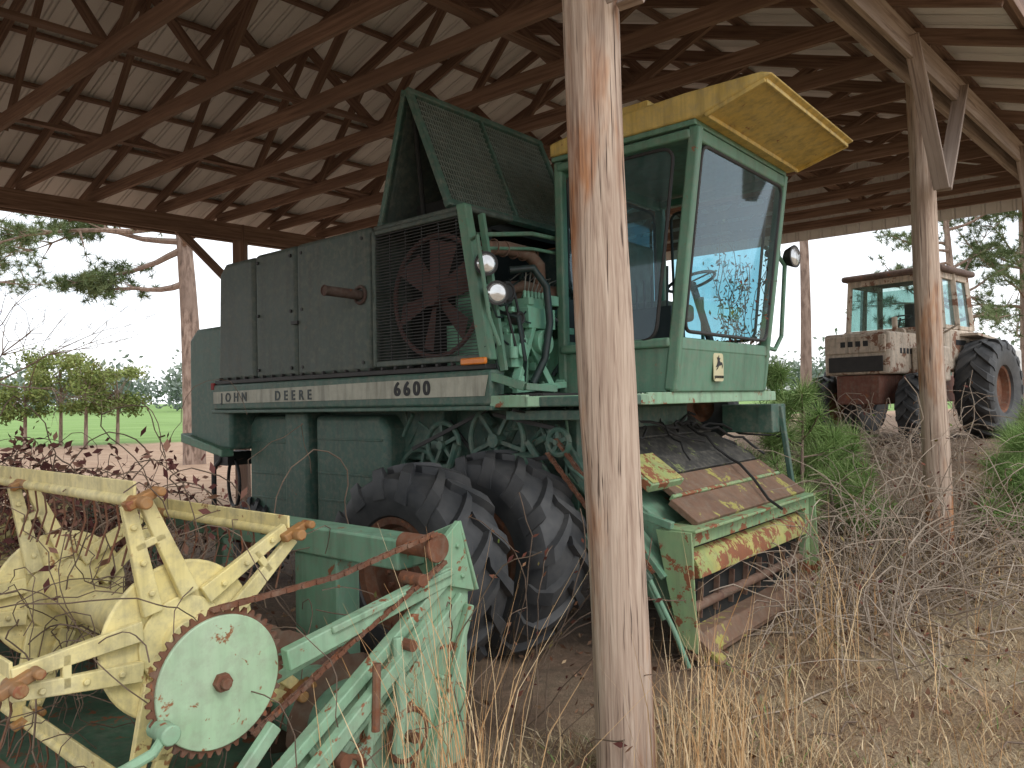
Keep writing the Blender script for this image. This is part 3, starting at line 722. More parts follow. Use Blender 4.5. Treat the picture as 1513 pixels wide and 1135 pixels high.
def chain(ac,pts,pitch=.035,w=.022,mi=0,ax=(1,0,0)):
    pts=[Vector(p) for p in pts];ax=Vector(ax)
    for A,B in zip(pts[:-1],pts[1:]):
        L=(B-A).length;nL=max(1,int(L/pitch));d=(B-A)/nL
        for i in range(nL):
            p=A+d*i;off=ax*(w*.45 if i%2 else w*.25)
            for sg in(-1,1): ac.beam(p+off*sg-d*.12,p+d*1.12+off*sg,.004,w*.8,ax.cross(d),mi)
            ac.cyl(p-ax*w*.6,p+ax*w*.6,w*.28,6,mi)
ac=Acc();chain(ac,[W(.38,1.28,1.52),W(1.0,1.05,.62)],.04,.03,0,(0,1,0));chain(ac,[W(.30,1.28,1.42),W(.9,1.05,.55)],.04,.03,0,(0,1,0));part(ac,'feeder_chain',M_rust)
ac=Acc()
for i in range(10):
    p=W(random.uniform(.2,.5),random.uniform(-.9,.5),1.55);pts=[p]
    d=Vector((random.uniform(.0,.08),random.uniform(-.12,.12),0))
    for k in range(9):
        d+=Vector((random.uniform(-.05,.05),random.uniform(-.08,.08),random.uniform(-.02,.02)));nx=pts[-1].x+d.x*.7
        pts.append(Vector((nx,pts[-1].y+d.y,1.70-(nx-.12)*.69+abs(math.sin(k+i))*.07)))
    ac.tube(pts,random.choice((.008,.012)),6)
part(ac,'hydraulic_hoses',M_black)
ac=Acc();ac.box(W(.4,-1.75,1.45),W(.9,-1.4,1.72));ac.beam(W(.9,-1.6,1.7),W(1.05,-1.6,.5),.05,.05)
part(ac,'left_ladder_bracket',M_body,bevel=.01)

# ---------------------------------------------------------------- grain header with reel
hd=empty('grain_header',(-1.1,2.8,0),-40)
def hp(ac,name,mats,**k): return obj(ac,name,mats,hd,**k)
def ring(r,n,c,x): return [(x,c[0]+r*math.cos(2*math.pi*i/n),c[1]+r*math.sin(2*math.pi*i/n)) for i in range(n)]
ac=Acc();NT=46;pts=[]
for i in range(NT):
    for f,r in((0,.247),(.25,.266),(.5,.266),(.75,.247)):
        an=2*math.pi*(i+f)/NT;pts.append((0,r*math.cos(an),.80+r*math.sin(an)))
ac.poly(pts,(.012,0,0));hp(ac,'sprocket_teeth',M_rust)
ac=Acc();ac.poly(ring(.238,64,(0,.80),-.012),(.036,0,0));hp(ac,'sprocket_disc',paint('sprocket_paint',(.36,.54,.34),(.46,.59,.42),.46,.5,.2,(.16,.07,.03),rs=9),bevel=.004)
ac=Acc();ac.cyl((-.05,0,.8),(.05,0,.8),.035,6);ac.cyl((.05,0,.8),(.07,0,.8),.02,10);ac.cyl((-.2,0,.8),(.0,0,.8),.03,12);hp(ac,'sprocket_nut',M_rust,bevel=.003)
RC=(.0,.90);RR=.585;L=5.0
ac=Acc();ac.cyl((-.2,RC[0],RC[1]),(-L,RC[0],RC[1]),.085,24)
angs=[rad(36+72*i) for i in range(5)]
spx=[-.28,-1.5,-2.75,-4.0,-L+.1]
for x in spx:
    ac.poly(ring(.30,48,RC,x-.01),(.02,0,0));ac.torus((x,RC[0],RC[1]),(1,0,0),.295,.012,48)
    ac.poly(ring(.17,32,RC,x+.012),(.015,0,0))
    for an in angs:
        d=Vector((0,math.cos(an),math.sin(an)));pn=Vector((0,-math.sin(an),math.cos(an)));c=Vector((x,RC[0],RC[1]))
        for sg in(-1,1):
            A=c+d*.16+pn*sg*.075+Vector((.03,0,0));B=c+d*RR+pn*sg*.03+Vector((.03,0,0))
            ac.beam(A,B,.03,.075,pn,0,.03,.05)
        ac.beam(c+d*.42-pn*.06+Vector((.03,0,0)),c+d*.42+pn*.06+Vector((.03,0,0)),.03,.03,d)
        for kk in(.24,.36,.5):
            ac.cyl(c+d*kk+pn*.07*(1.1-kk)+Vector((.04,0,0)),c+d*kk+pn*.07*(1.1-kk)+Vector((.058,0,0)),.012,8)
hp(ac,'reel_spiders',M_yreel,bevel=.005)
ac=Acc();tn=Acc();ob=Acc()
for an in angs:
    c=Vector((0,RC[0]+RR*math.cos(an),RC[1]+RR*math.sin(an)))
    ac.cyl(c+Vector((-.2,0,0)),c+Vector((-L,0,0)),.022,12)
    ac.beam(c+Vector((-.25,0,.045)),c+Vector((-L,0,.045)),.012,.06)
    for x in spx:
        ob.beam(c+Vector((x+.06,-.05,-.015)),c+Vector((x+.06,.055,.03)),.05,.035);ob.cyl(c+Vector((x,0,0)),c+Vector((x+.13,0,0)),.024,14)
        ob.cyl(c+Vector((x+.05,.06,.035)),c+Vector((x+.12,.06,.035)),.018,12)
    x=-.35
    while x>-L:
        tn.tube([c+Vector((x,0,0)),c+Vector((x,.02,-.02)),c+Vector((x,.03,-.12)),c+Vector((x+random.uniform(-.01,.01),-.01,-.25))],.0045,5);x-=.11
hp(ac,'reel_bats',M_yreel,bevel=.003);hp(tn,'reel_tines',M_rust,smooth=False,fix=False);hp(ob,'reel_brackets',M_orange,bevel=.006)
ac=Acc();ac.beam((.05,.25,.815),(.05,1.15,.975),.05,.085);ac.beam((-.1,.1,.66),(-.1,1.2,.90),.04,.05)
ac.beam((.08,.45,.885),(.08,1.15,.995),.02,.03)
ac.tube([(.1,-.9,.62),(.1,-.45,.63),(.09,-.28,.66),(.06,-.22,.70)],.018,10)
ac.cyl((-.02,-.22,.70),(.1,-.22,.70),.035,12)
hp(ac,'reel_arm',M_light,bevel=.006)
ac=Acc();ac.cyl((-.12,1.02,1.13),(.10,1.02,1.13),.052,18);ac.cyl((.1,1.02,1.13),(.12,1.02,1.13),.068,20);ac.cyl((-.02,.92,1.0),(.12,.92,1.0),.03,12)
hp(ac,'drive_rollers',M_rust,bevel=.004)
ac=Acc();chain(ac,[(.02,-.03,1.065),(.05,.5,1.09),(.12,1.0,1.20)],.032,.024);chain(ac,[(.02,.13,.565),(.06,.55,.80),(.12,1.06,1.06)],.032,.024)
hp(ac,'drive_chain',M_rust,smooth=False,fix=False)
ac=Acc();ac.box((-.12,.98,1.0),(-L-.1,1.16,1.15));ac.box((-L,1.05,.2),(-L+.1,1.15,1.0))
for x in(-1,-2.1,-3.2,-4.3): ac.box((x-.05,1.16,.2),(x+.05,1.24,1.12))
ac.box((-.62,1.0,.3),(-1.0,1.15,.995))
hp(ac,'back_beam',M_head,bevel=.012)
ac=Acc()
tro=[(1.10,.48),(1.0,.22),(.8,.10),(.5,.08),(.1,.10),(-.25,.12)]
for (y0,z0),(y1,z1) in zip(tro[:-1],tro[1:]): ac.add([(-.03,y0,z0),(-L,y0,z0),(-L,y1,z1),(-.03,y1,z1)],[(0,1,2,3)])
hp(ac,'trough',paint('trough_paint',(.05,.13,.08),(.09,.18,.11),.5,.7,.5))
ac=Acc();ac.cyl((-.05,.68,.42),(-L,.68,.42),.16,28);hp(ac,'auger_tube',M_head)
ac=Acc();vs=[];fs=[];N=260
for i in range(N):
    an=i*.42;x=-.06-i*(L-.1)/N
    for r in(.155,.27): vs.append((x,.68+r*math.cos(an),.42+r*math.sin(an)))
for i in range(N-1): fs.append((2*i,2*i+1,2*i+3,2*i+2))
ac.add(vs,fs);hp(ac,'auger_flight',M_rustp,fix=False)
ac=Acc()
end=[(1.32,.88),(1.10,.96),(.2,.36),(-.85,.14),(-.9,.05),(1.28,.05)]
ac.poly([(.0,y,z) for y,z in end],(.015,0,0))
ac.poly([(.01,1.08,1.10),(.01,1.24,1.22),(.01,1.34,.86),(.01,1.12,.93)],(.03,0,0))
ac.poly([(-.22,1.12,1.10),(.04,1.24,1.22),(.04,1.36,.86),(-.2,1.3,.80)],(0,.015,0))
hp(ac,'end_sheet',M_light,bevel=.004)
ac=Acc()
def rib(y0,z0,y1,z1,w=.05,h=.04,x=.04): ac.beam((x,y0,z0),(x,y1,z1),w,h)
rib(1.12,.95,.2,.375,.06,.05);rib(.2,.375,-.85,.15,.06,.05);rib(1.25,.85,.45,.18,.03,.06);rib(1.15,.80,.3,.22,.04,.025);rib(1.3,.8,1.0,.1,.05,.03)
rib(.7,.66,.62,.12,.04,.04);rib(.35,.45,.55,.12,.03,.03)
ac.beam((.12,.95,.80),(.12,.05,.20),.05,.06);ac.beam((.13,.15,.62),(.13,-.35,.14),.04,.05)
ac.tube([(.1,.78,.78),(.14,.76,.5),(.13,.74,.3)],.025,10)
ac.poly([(.02,-.8,.15),(.02,-1.25,.03),(.02,-.8,.03)],(.04,0,0))
for y_,z_ in((1.0,.84),(.9,.5),(.6,.5),(.3,.3),(1.1,.5),(1.2,.3),(.5,.15),(0.,.25),(1.22,1.1),(1.25,.95)): ac.cyl((.01,y_,z_),(.055,y_,z_),.012,6)
hp(ac,'end_ribs',M_light,bevel=.006)
ac=Acc();ac.cyl((.04,.86,.32),(.07,.86,.32),.105,28);hp(ac,'auger_drive_disc',M_light,bevel=.004)
ac=Acc();ac.torus((.065,.86,.32),(1,0,0),.11,.013,28);ac.cyl((.05,.86,.32),(.12,.86,.32),.025,10);ac.cyl((.1,.8,.75),(.18,.8,.75),.025,10);ac.cyl((.08,.45,.38),(.16,.45,.38),.03,12)
ac.tube([(.15,.62,.72),(.16,.60,.45)],.018,8);ac.torus((.08,.52,.28),(1,0,0),.07,.012,20)
hp(ac,'end_pulleys_rusty',M_rust)
ac=Acc();ac.box((-.02,-.28,.09),(-L,-.22,.13))
x=-.08
while x>-L: ac.beam((x,-.28,.11),(x,-.42,.10),.025,.03,(0,0,1),0,.006,.008);x-=.076
hp(ac,'cutter_bar',M_rust)

# ---------------------------------------------------------------- tractor
M_pink=paint('faded_cream_paint',(.56,.46,.36),(.64,.55,.45),.66,.7,.65,(.13,.065,.04),rs=3.2,dusty=.6)
M_red=paint('tractor_red',(.16,.05,.035),(.2,.08,.05),.5,.7,.5,rs=4)
tx,ty=7.85,15.2
tz=float(gz(tx,ty))
tk=empty('farm_tractor',(tx,ty,tz),-140)
def tp_(ac,name,mats,**k): return obj(ac,name,mats,tk,**k)
def tbox(name,x0,x1,y0,y1,z0,z1,mat,bv=.03):
    a=Acc();a.box((x0,y0,z0),(x1,y1,z1));return tp_(a,name,mat,bevel=bv,seg=3)
tbox('hood',.45,2.0,-.60,.60,1.25,2.02,M_pink,.06)
tbox('nose_grille',2.0,2.03,-.5,.5,1.3,1.58,M_black,.01)
tbox('nose_plate',2.0,2.05,-.56,.56,1.64,1.96,M_pink,.02)
tbox('chassis',-1.6,1.95,-.4,.4,.7,1.24,M_red)
tbox('cab_lower',-1.1,.44,-.95,.95,1.3,2.1,M_pink,.04)
tbox('side_tank_left',.46,1.1,.61,1.05,1.1,1.75,M_pink,.04);tbox('side_tank_right',.46,1.1,-1.05,-.61,1.1,1.75,M_pink,.04)
ac=Acc()
for x,y in((.40,.9),(.40,-.9),(-1.05,.9),(-1.05,-.9),(-.3,.92),(-.3,-.92)): ac.beam((x,y,2.1),(x*.92,y*.93,3.20),.10,.10)
for y in(-.9,.9): ac.beam((.4,y,2.14),(-1.05,y,2.14),.08,.08)
ac.beam((.38,-.85,3.13),(.38,.85,3.13),.08,.12);ac.beam((.4,-.9,2.13),(.4,.9,2.13),.08,.08)
for y in(-.9,.9): ac.beam((.36,y*.93,3.13),(-1.0,y*.93,3.13),.08,.12)
tp_(ac,'cab_posts',M_pink,bevel=.01)
tbox('cab_roof',-1.2,.52,-.97,.97,3.19,3.31,paint('roof_dark',(.10,.06,.05),(.16,.10,.08),.4,.8),.05)
ac=Acc();ac.add([(.41,-.85,2.18),(.41,.85,2.18),(.385,.8,3.07),(.385,-.8,3.07)],[(0,1,2,3)])
ac.add([(-1.04,-.85,2.18),(-1.04,.85,2.18),(-1.0,.8,3.1),(-1.0,-.8,3.1)],[(0,1,2,3)])
for y in(-.9,.9): ac.add([(.36,y,2.18),(-1.0,y,2.18),(-.98,y*.93,3.1),(.35,y*.93,3.1)],[(0,1,2,3)])
tp_(ac,'cab_windows',M_glass2,smooth=False)
ac=Acc();ac.box((-.8,-.25,2.1),(-.35,.25,2.25));ac.box((-.85,-.25,2.25),(-.75,.25,2.75));ac.torus((.05,0,2.4),(.3,0,.9),.2,.015,24);ac.cyl((.2,0,2.1),(.05,0,2.4),.02,8)
tp_(ac,'tractor_seat_and_wheel',M_black,bevel=.02)
for i,(x,y) in enumerate(((1.4,.85),(1.4,-.85))): tyre(tk,'front_tyre_%d'%i,(x,y,.62),.64,.42,.3,16)
for i,(x,y) in enumerate(((-.7,1.30),(-.7,-1.30))): tyre(tk,'rear_tyre_%d'%i,(x,y,.93),.98,.64,.44,17)
ac=Acc()
for y in(-1,1): ac.beam((-1.3,y*1.02,1.93),(-.3,y*1.02,2.0),.5,.05)
for y in(-.7,.7): ac.cyl((1.2,y*.7,2.02),(1.28,y*.7,2.02),.09,16)
ac.cyl((.9,.25,1.9),(.9,.25,2.35),.05,12);ac.beam((.5,.95,2.0),(.55,1.25,2.15),.03,.03)
tp_(ac,'fenders_and_lights',M_pink)
ac=Acc()
for y in(-.78,.78): ac.cyl((.5,y,2.0),(.56,y,2.0),.08,16)
for i in range(4): ac.box((2.051,-.25+i*.14,1.76),(2.055,-.16+i*.14,1.86))
for i in range(5): ac.box((.9+i*.14,.601,1.62),(.98+i*.14,.606,1.72))
ac.box((-.6,.951,1.8),(-.1,.956,1.9));tp_(ac,'badge_marks',M_letter)
ac=Acc();ac.tube([(10.9,17.3,1.75),(10.9,17.3,1.9),(10.9,17.3,2.7),(10.9,17.3,2.95)],[.3,.62,.62,.3],28)
obj(ac,'water_tank',plain('white_plastic',(.75,.75,.73),(.6,.6,.58),2,.5),bevel=.03)

# ---------------------------------------------------------------- vegetation
def blades(name,bx,by,h,lean,w,tint,mat,bz=None,segs=2):
    n=len(bx);bz=gz(bx,by)-.01 if bz is None else bz
    th=rng.uniform(0,2*np.pi,n);sx=np.cos(th)*w;sy=np.sin(th)*w
    la=rng.uniform(0,2*np.pi,n);lx=np.cos(la)*lean*h;ly=np.sin(la)*lean*h
    hz=h*np.sqrt(np.clip(1-lean**2*.8,.05,1))
    B=np.stack([bx,by,bz],1);Sd=np.stack([sx,sy,np.zeros(n)],1)
    Mi=B+np.stack([lx*.35,ly*.35,hz*.6],1);Tp=B+np.stack([lx,ly,hz],1)
    V=np.concatenate([B-Sd,B+Sd,Mi-Sd*.8,Mi+Sd*.8,Tp-Sd*.15,Tp+Sd*.15],1).reshape(-1,3)
    o=np.arange(n)*6
    F=np.concatenate([np.stack([o,o+1,o+3,o+2],1),np.stack([o+2,o+3,o+5,o+4],1)])
    return tri_mesh(name,V,F,mat,np.repeat(tint,6))
M_grass=tinted('dry_grass_mat',[(0,(.22,.13,.08)),(.3,(.44,.31,.18)),(.6,(.60,.47,.29)),(.85,(.70,.58,.39)),(.97,(.66,.55,.37)),(1,(.20,.30,.10))])
M_sedge=tinted('sedge_mat',[(0,(.42,.23,.10)),(.5,(.64,.44,.24)),(1,(.76,.60,.38))])
O=np.array([.836,6.596]);fv=np.array([.766,-.643]);rv=np.array([-.643,-.766])
def avoid(x,y):
    dx=x-O[0];dy=y-O[1];a=dx*fv[0]+dy*fv[1];b=dx*rv[0]+dy*rv[1]
    m=(a<1.35)&(a>-5)&(b<2.4)&(b>-2.3)
    dx=x+1.1;dy=y-2.8;a=dx*fv[0]+dy*fv[1];b=-(dx*rv[0]+dy*rv[1])
    m2=(a<.05)&(a>-5.2)&(b>-.6)&(b<1.3)
    return m|m2
def tshed(x,y): return (.70*(y-3.6)-.714*(x-.5))
N=125000
ang=rng.uniform(rad(-50),rad(44),N);r=2.0+16*rng.uniform(0,1,N)**1.35
x=r*np.sin(ang);y=r*np.cos(ang)
keep=~avoid(x,y)&((tshed(x,y)<.6)|(rng.uniform(0,1,N)<.10))
x=x[keep];y=y[keep];n=len(x)
cl=.5+.5*np.sin(x*1.9+np.sin(y*1.3)*2)*np.sin(y*2.3+x)
cl2=np.clip(np.sin(x*4.7+np.sin(y*3.9)*1.5)*np.sin(y*5.1+x*1.3),0,1)
h=(.05+.14*rng.uniform(0,1,n)**2)*(0.5+.8*cl)+.16*cl2**2*rng.uniform(.2,1,n)
tint=np.clip(rng.normal(.48,.26,n)+.2*(cl-.5),0,.96);tint=np.where((rng.uniform(0,1,n)<.04),1,tint)
blades('dry_grass',x,y,h,rng.uniform(.6,1.05,n),rng.uniform(.0015,.004,n),tint,M_grass)
def patch(cx,cy,sx,sy,n,hm): return rng.normal(cx,sx,n),rng.normal(cy,sy,n),np.clip(rng.normal(hm,hm*.3,n),.1,1.3)
ps=[patch(-.22,2.95,.10,.12,70,1.0),patch(-.38,3.1,.2,.15,70,.6),patch(.80,3.3,.12,.15,70,.75),patch(1.0,3.6,.2,.25,80,.5),patch(2.05,5.0,.12,.15,50,.75),patch(1.3,4.0,.35,.3,60,.4),
    patch(.3,2.6,.5,.25,110,.32),patch(1.6,3.2,.6,.4,120,.28),patch(3.6,6.5,.8,.6,160,.45),patch(-6.5,8,2,1.5,250,.5),patch(2.6,5.8,.3,.4,60,.5),patch(2.2,3.6,.8,.6,100,.3)]
x=np.concatenate([p[0] for p in ps]);y=np.concatenate([p[1] for p in ps]);h=np.concatenate([p[2] for p in ps])
blades('broom_sedge',x,y,h,rng.uniform(.05,.5,len(x)),rng.uniform(.0015,.003,len(x)),rng.uniform(0,1,len(x)),M_sedge)
def leaves(name,C,size,mat,jit=1.0,parent=None,tint=None):
    n=len(C);d1=rng.normal(size=(n,3));d1/=np.linalg.norm(d1,axis=1)[:,None];d2=rng.normal(size=(n,3))
    d2-=d1*(d1*d2).sum(1)[:,None];d2/=np.linalg.norm(d2,axis=1)[:,None]
    s=(size*rng.uniform(.6,1.3,n))[:,None]
    V=np.concatenate([C-d1*s,C+d2*s*.45,C+d1*s,C-d2*s*.45],1).reshape(-1,3)
    o=np.arange(n)*4;F=np.stack([o,o+1,o+2,o+3],1)
    return tri_mesh(name,V,F,mat,np.repeat(rng.uniform(0,1,n) if tint is None else tint,4),parent)
def needles(C,L,w,k,up=.3):
    n=len(C)*k;c=np.repeat(C,k,0);d=rng.normal(size=(n,3));d[:,2]+=up;d/=np.linalg.norm(d,axis=1)[:,None]
    sd=np.cross(d,rng.normal(size=(n,3)));sd/=np.linalg.norm(sd,axis=1)[:,None]
    l=(L*rng.uniform(.6,1.1,n))[:,None]
    V=np.concatenate([c-sd*w,c+sd*w,c+d*l],1).reshape(-1,3);return V,np.arange(n*3).reshape(-1,3)
M_needle=tinted('pine_needles',[(0,(.08,.115,.05)),(.5,(.15,.20,.09)),(1,(.25,.30,.16))])
M_needle2=tinted('young_pine_needles',[(0,(.10,.18,.05)),(.5,(.25,.38,.13)),(1,(.46,.56,.26))])
M_bark=wood('pine_bark',(.18,.12,.09),(.32,.23,.18),(.42,.33,.27),False,(9,9,2.5),1.0)
M_twig=plain('twig',(.20,.14,.10),(.10,.07,.05),6,.9,0,0)
def pine(name,bx,by,H,r0,leanx,z_first,nl,limblen,ndl=.34,per=28,extra=(),bias=None,mat=M_needle,w=.013,clr=.35):
    root=empty(name,(0,0,0));z0=float(gz(bx,by))-.2
    tk_=Acc();pts=[];rs=[]
    for i in range(15):
        f=i/14;pts.append(Vector((bx+leanx*f+.12*math.sin(f*5),by+.1*math.sin(f*4),z0+H*f)));rs.append(r0*(1-.8*f)+.01)
    tk_.tube(pts,rs,14)
    C=[]
    limbs=[]
    for i in range(nl):
        f=z_first+(1-z_first)*(i+random.random())/nl
        p=pts[min(13,int(f*14))].lerp(pts[min(14,int(f*14)+1)],(f*14)%1)
        an=random.uniform(0,2*math.pi) if bias is None else random.gauss(bias,1.2)
        ln=limblen*(1.1-.75*(f-z_first)/(1-z_first))*random.uniform(.6,1.15)
        limbs.append((p,Vector((math.cos(an),math.sin(an),random.uniform(-.05,.5))),ln,3))
    for p,d,ln,mm in list(limbs)+[(Vector(a),Vector(b),c,6) for a,b,c in extra]:
        q=[p];dd=d.normalized()
        K=8
        for k in range(K):
            dd=(dd+Vector((random.uniform(-.25,.25),random.uniform(-.25,.25),random.uniform(-.18,.2)))).normalized()
            q.append(q[-1]+dd*ln/K)
            if k>=2:
                for b in range(random.choice((1,2,2))+(mm>3)):
                    bd=(dd+Vector((random.uniform(-1,1),random.uniform(-1,1),random.uniform(-.5,.7)))).normalized()
                    bl=ln*random.uniform(.12,.32);e=q[-1]+bd*bl
                    tk_.tube([q[-1],q[-1]+bd*bl*.5+Vector((0,0,.05)),e],[.018*ln/3+.006,.01,.006],5)
                    for m_ in range(mm): C.append(e+Vector((random.gauss(0,1),random.gauss(0,1),random.gauss(0,.6)))*clr*.55)
                    C.append(q[-1]+bd*bl*.6)
        tk_.tube(q,[max(.012,r0*.32*(1-k/(K+1))) for k in range(K+1)],6)
        C.append(q[-1])
    obj(tk_,'trunk_and_limbs',M_bark,root,True,0,False)
    C=np.array([tuple(c) for c in C]);V,F=needles(C,ndl,w,per)
    tint=np.repeat(np.clip(rng.normal(.45,.25,len(C)),0,1),per*3)
    tri_mesh('needle_clumps',V,F,mat,tint,root)
    return root
bx,by=-10.5,25
pine('pine_tree',bx,by,17,.36,-.9,.42,16,5,extra=[((-10.9,25,7.3),(-1,-.1,.12),4.8),((-10.9,25,7.0),(-.8,.1,-.35),3.6),((-11,25,7.8),(-1,-.3,.0),5.8),((-10.8,25,5.9),(-1,-.1,-.25),3.2),((-11,25,8.6),(-1,0,-.15),5)])
pine('pine_tree',-25.0,32,15,.28,.3,.35,22,6.0)
pine('pine_tree',20,34,12,.25,-.3,.30,26,4.5)
pine('pine_tree',25,37,13,.28,.3,.28,26,4.5)
pine('pine_tree',14.5,20,15,.28,.2,.5,20,4.0)
pine('pine_tree',8.6,22.3,14,.17,.1,.75,8,2)
pine('pine_tree',27,30,11,.28,.3,.25,26,4.5)
def sapling(bx,by,H,seed):
    random.seed(seed);root=empty('young_pine');z0=float(gz(bx,by));ac=Acc();C=[]
    top_=Vector((bx+random.uniform(-.1,.1),by,z0+H));ac.tube([(bx,by,z0-.1),top_],[.03,.008],8)
    for i in range(int(7+H*7)):
        f=random.uniform(.08,1);p=Vector((bx,by,z0)).lerp(top_,f);an=random.uniform(0,6.28);l=(1.05-f)*H*.42+.12
        e=p+Vector((math.cos(an)*l,math.sin(an)*l,l*random.uniform(.2,.8)));ac.tube([p,(p+e)/2-Vector((0,0,.03)),e],[.012,.008,.006],5)
        for k in range(5): C.append(p.lerp(e,.45+.55*k/4))
    C.append(top_);obj(ac,'stem',M_bark,root,True,0,False)
    C=np.array([tuple(c) for c in C]);K=44;V,F=needles(C,.29,.0035,K,.5)
    tri_mesh('needles',V,F,M_needle2,np.repeat(np.clip(rng.normal(.5,.25,len(C)),0,1),K*3),root)
for i,(sx_,sy_,H) in enumerate(((2.95,7.9,1.75),(3.45,8.2,1.2),(3.05,8.8,1.95),(3.8,9.0,1.1),(5.5,8.2,.75),(6.0,9.0,.7),(5.0,7.7,.6),(6.9,9.9,.8),(5.9,7.9,.7),(5.3,7.3,.6),(5.75,8.3,.9))): sapling(sx_,sy_,H,20+i)
M_leaf=tinted('tree_leaves',[(0,(.09,.12,.04)),(.5,(.20,.25,.08)),(1,(.34,.37,.15))])
def round_tree(bx,by,H,cr,seed):
    random.seed(seed);root=empty('shade_tree');z0=float(gz(bx,by));ac=Acc();C=[]
    ac.tube([(bx,by,z0-.2),(bx+.05,by,z0+H*.5),(bx,by,z0+H*.85)],[.1,.07,.03],8)
    for i in range(22):
        an=random.uniform(0,6.28);f=random.uniform(.42,1)
        p=Vector((bx,by,z0+H*(.35+.45*random.random())))
        e=Vector((bx+math.cos(an)*cr*random.uniform(.3,1),by+math.sin(an)*cr*random.uniform(.3,1),z0+H*f))
        ac.tube([p,e],[.03,.008],5)
        k=130;pp=np.array(e)+rng.normal(size=(k,3))*np.array([.28,.28,.17])*cr*.75
        C.append(pp)
    obj(ac,'trunk',M_bark,root,True,0,False)
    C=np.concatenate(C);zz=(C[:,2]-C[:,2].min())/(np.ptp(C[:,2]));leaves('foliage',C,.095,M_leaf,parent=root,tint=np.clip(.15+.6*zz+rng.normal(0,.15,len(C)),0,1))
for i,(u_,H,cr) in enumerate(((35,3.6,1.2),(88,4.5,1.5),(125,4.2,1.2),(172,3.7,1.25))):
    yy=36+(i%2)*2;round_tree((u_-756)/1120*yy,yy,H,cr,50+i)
Cs=[];ts=[]
for i in range(480):
    xx=rng.uniform(-420,420);dd=rng.uniform(170,330);yy=math.sqrt(max(60**2,dd**2*2.0-xx**2*.9))if abs(xx)<300 else dd
    H=rng.uniform(12,19);W_=rng.uniform(3,6);k=120
    p=rng.normal(size=(k,3))*np.array([W_*.5,W_*.5,H*.26])+np.array([xx,yy,0]);p[:,2]=p[:,2]+H*.55+float(gz(xx,yy));Cs.append(p)
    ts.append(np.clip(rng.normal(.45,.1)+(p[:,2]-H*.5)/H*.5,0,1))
M_far=tinted('far_tree_mat',[(0,(.11,.14,.12)),(.5,(.19,.23,.20)),(1,(.29,.32,.27))])  # distance haze is put into these pale bluish leaf colours
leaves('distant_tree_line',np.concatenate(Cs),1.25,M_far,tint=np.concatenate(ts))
def walk(p,n,st,grav,jit,d=None):
    pts=[Vector(p)];d=d or Vector((random.gauss(0,1),random.gauss(0,1),abs(random.gauss(.8,.6))));d.normalize()
    for i in range(n):
        d=(d+Vector((random.gauss(0,jit),random.gauss(0,jit),random.gauss(0,jit)-grav*i/n))).normalized();q=pts[-1]+d*st
        q.z=max(q.z,float(gz(q.x,q.y))+.01);pts.append(q)
    return pts
random.seed(5)
ac=Acc();C=[]
for i in range(700):
    t=random.random();bx=2.25+2.7*t+random.gauss(0,.3);by=5.9+2.3*t+random.gauss(0,.6)
    if avoid(np.array(bx),np.array(by)): continue
    pts=walk((bx,by,float(gz(bx,by))),12,random.uniform(.07,.19),.36,.2)
    r_=random.choice((.003,.004,.006));ac.tube(pts,[r_*(1.3-.8*k/12) for k in range(len(pts))],4);C+=[tuple(q+Vector((random.gauss(0,.03),random.gauss(0,.03),0))) for q in pts[3:] if random.random()<.2]
for i in range(160):
    bx=5.9+random.gauss(0,.8);by=12.6+random.gauss(0,.6)
    pts=walk((bx,by,float(gz(bx,by))),12,random.uniform(.08,.16),.35,.2);ac.tube(pts,[.006]*len(pts),4);C+=[tuple(q) for q in pts[3:] if random.random()<.3]
obj(ac,'bramble_thicket',plain('bramble_stems',(.24,.18,.13),(.42,.35,.28),5,.9,0,0),None,False,0,False)
M_dleaf=tinted('dead_leaves',[(0,(.08,.03,.03)),(.4,(.17,.07,.05)),(.8,(.30,.17,.10)),(1,(.13,.2,.05))])
leaves('bramble_leaves',np.array(C),.022,M_dleaf)
def HW(x,y,z):
    c,s=math.cos(rad(-40)),math.sin(rad(-40));return Vector((-1.1+c*x-s*y,2.8+s*x+c*y,z))
ac=Acc();C=[]
for i in range(240):
    x=-1.0-3.4*random.random()**.8;y=random.uniform(-.7,.9)
    z=random.uniform(.7,1.25);pts=walk(HW(x,y,z),15,random.uniform(.05,.1),.6,.3)
    ac.tube(pts,[random.choice((.0025,.004))]*len(pts),4)
    if x<-1.5: C+=[tuple(q+Vector((random.gauss(0,.05),random.gauss(0,.05),random.gauss(0,.05)))) for q in pts if q.z>.95 and q.z<1.60 for _ in range(2)]
for i in range(90):
    x=-random.random()*1.8;y=random.uniform(-.5,.5);pts=walk(HW(x,y,random.uniform(.2,1.1)),12,.07,.3,.3);ac.tube(pts,[.0025]*len(pts),4)
obj(ac,'dead_vine',M_twig,None,False,0,False)
leaves('dead_vine_leaves',np.array(C),.033,tinted('vine_leaf',[(0,(.08,.03,.03)),(.5,(.18,.08,.07)),(1,(.30,.17,.12))]))
ac=Acc();C=[]
for i in range(18):
    p=Vector((random.uniform(-.5,.2),random.uniform(3.5,4.2),0));pts=walk(p,16,.085,.15,.16,Vector((random.gauss(0,.2),random.gauss(0,.2),1)));ac.tube(pts,[.003]*len(pts),4)
    C+=[tuple(q+Vector((random.gauss(0,.02),random.gauss(0,.02),0))) for q in pts[4:] if random.random()<.4]
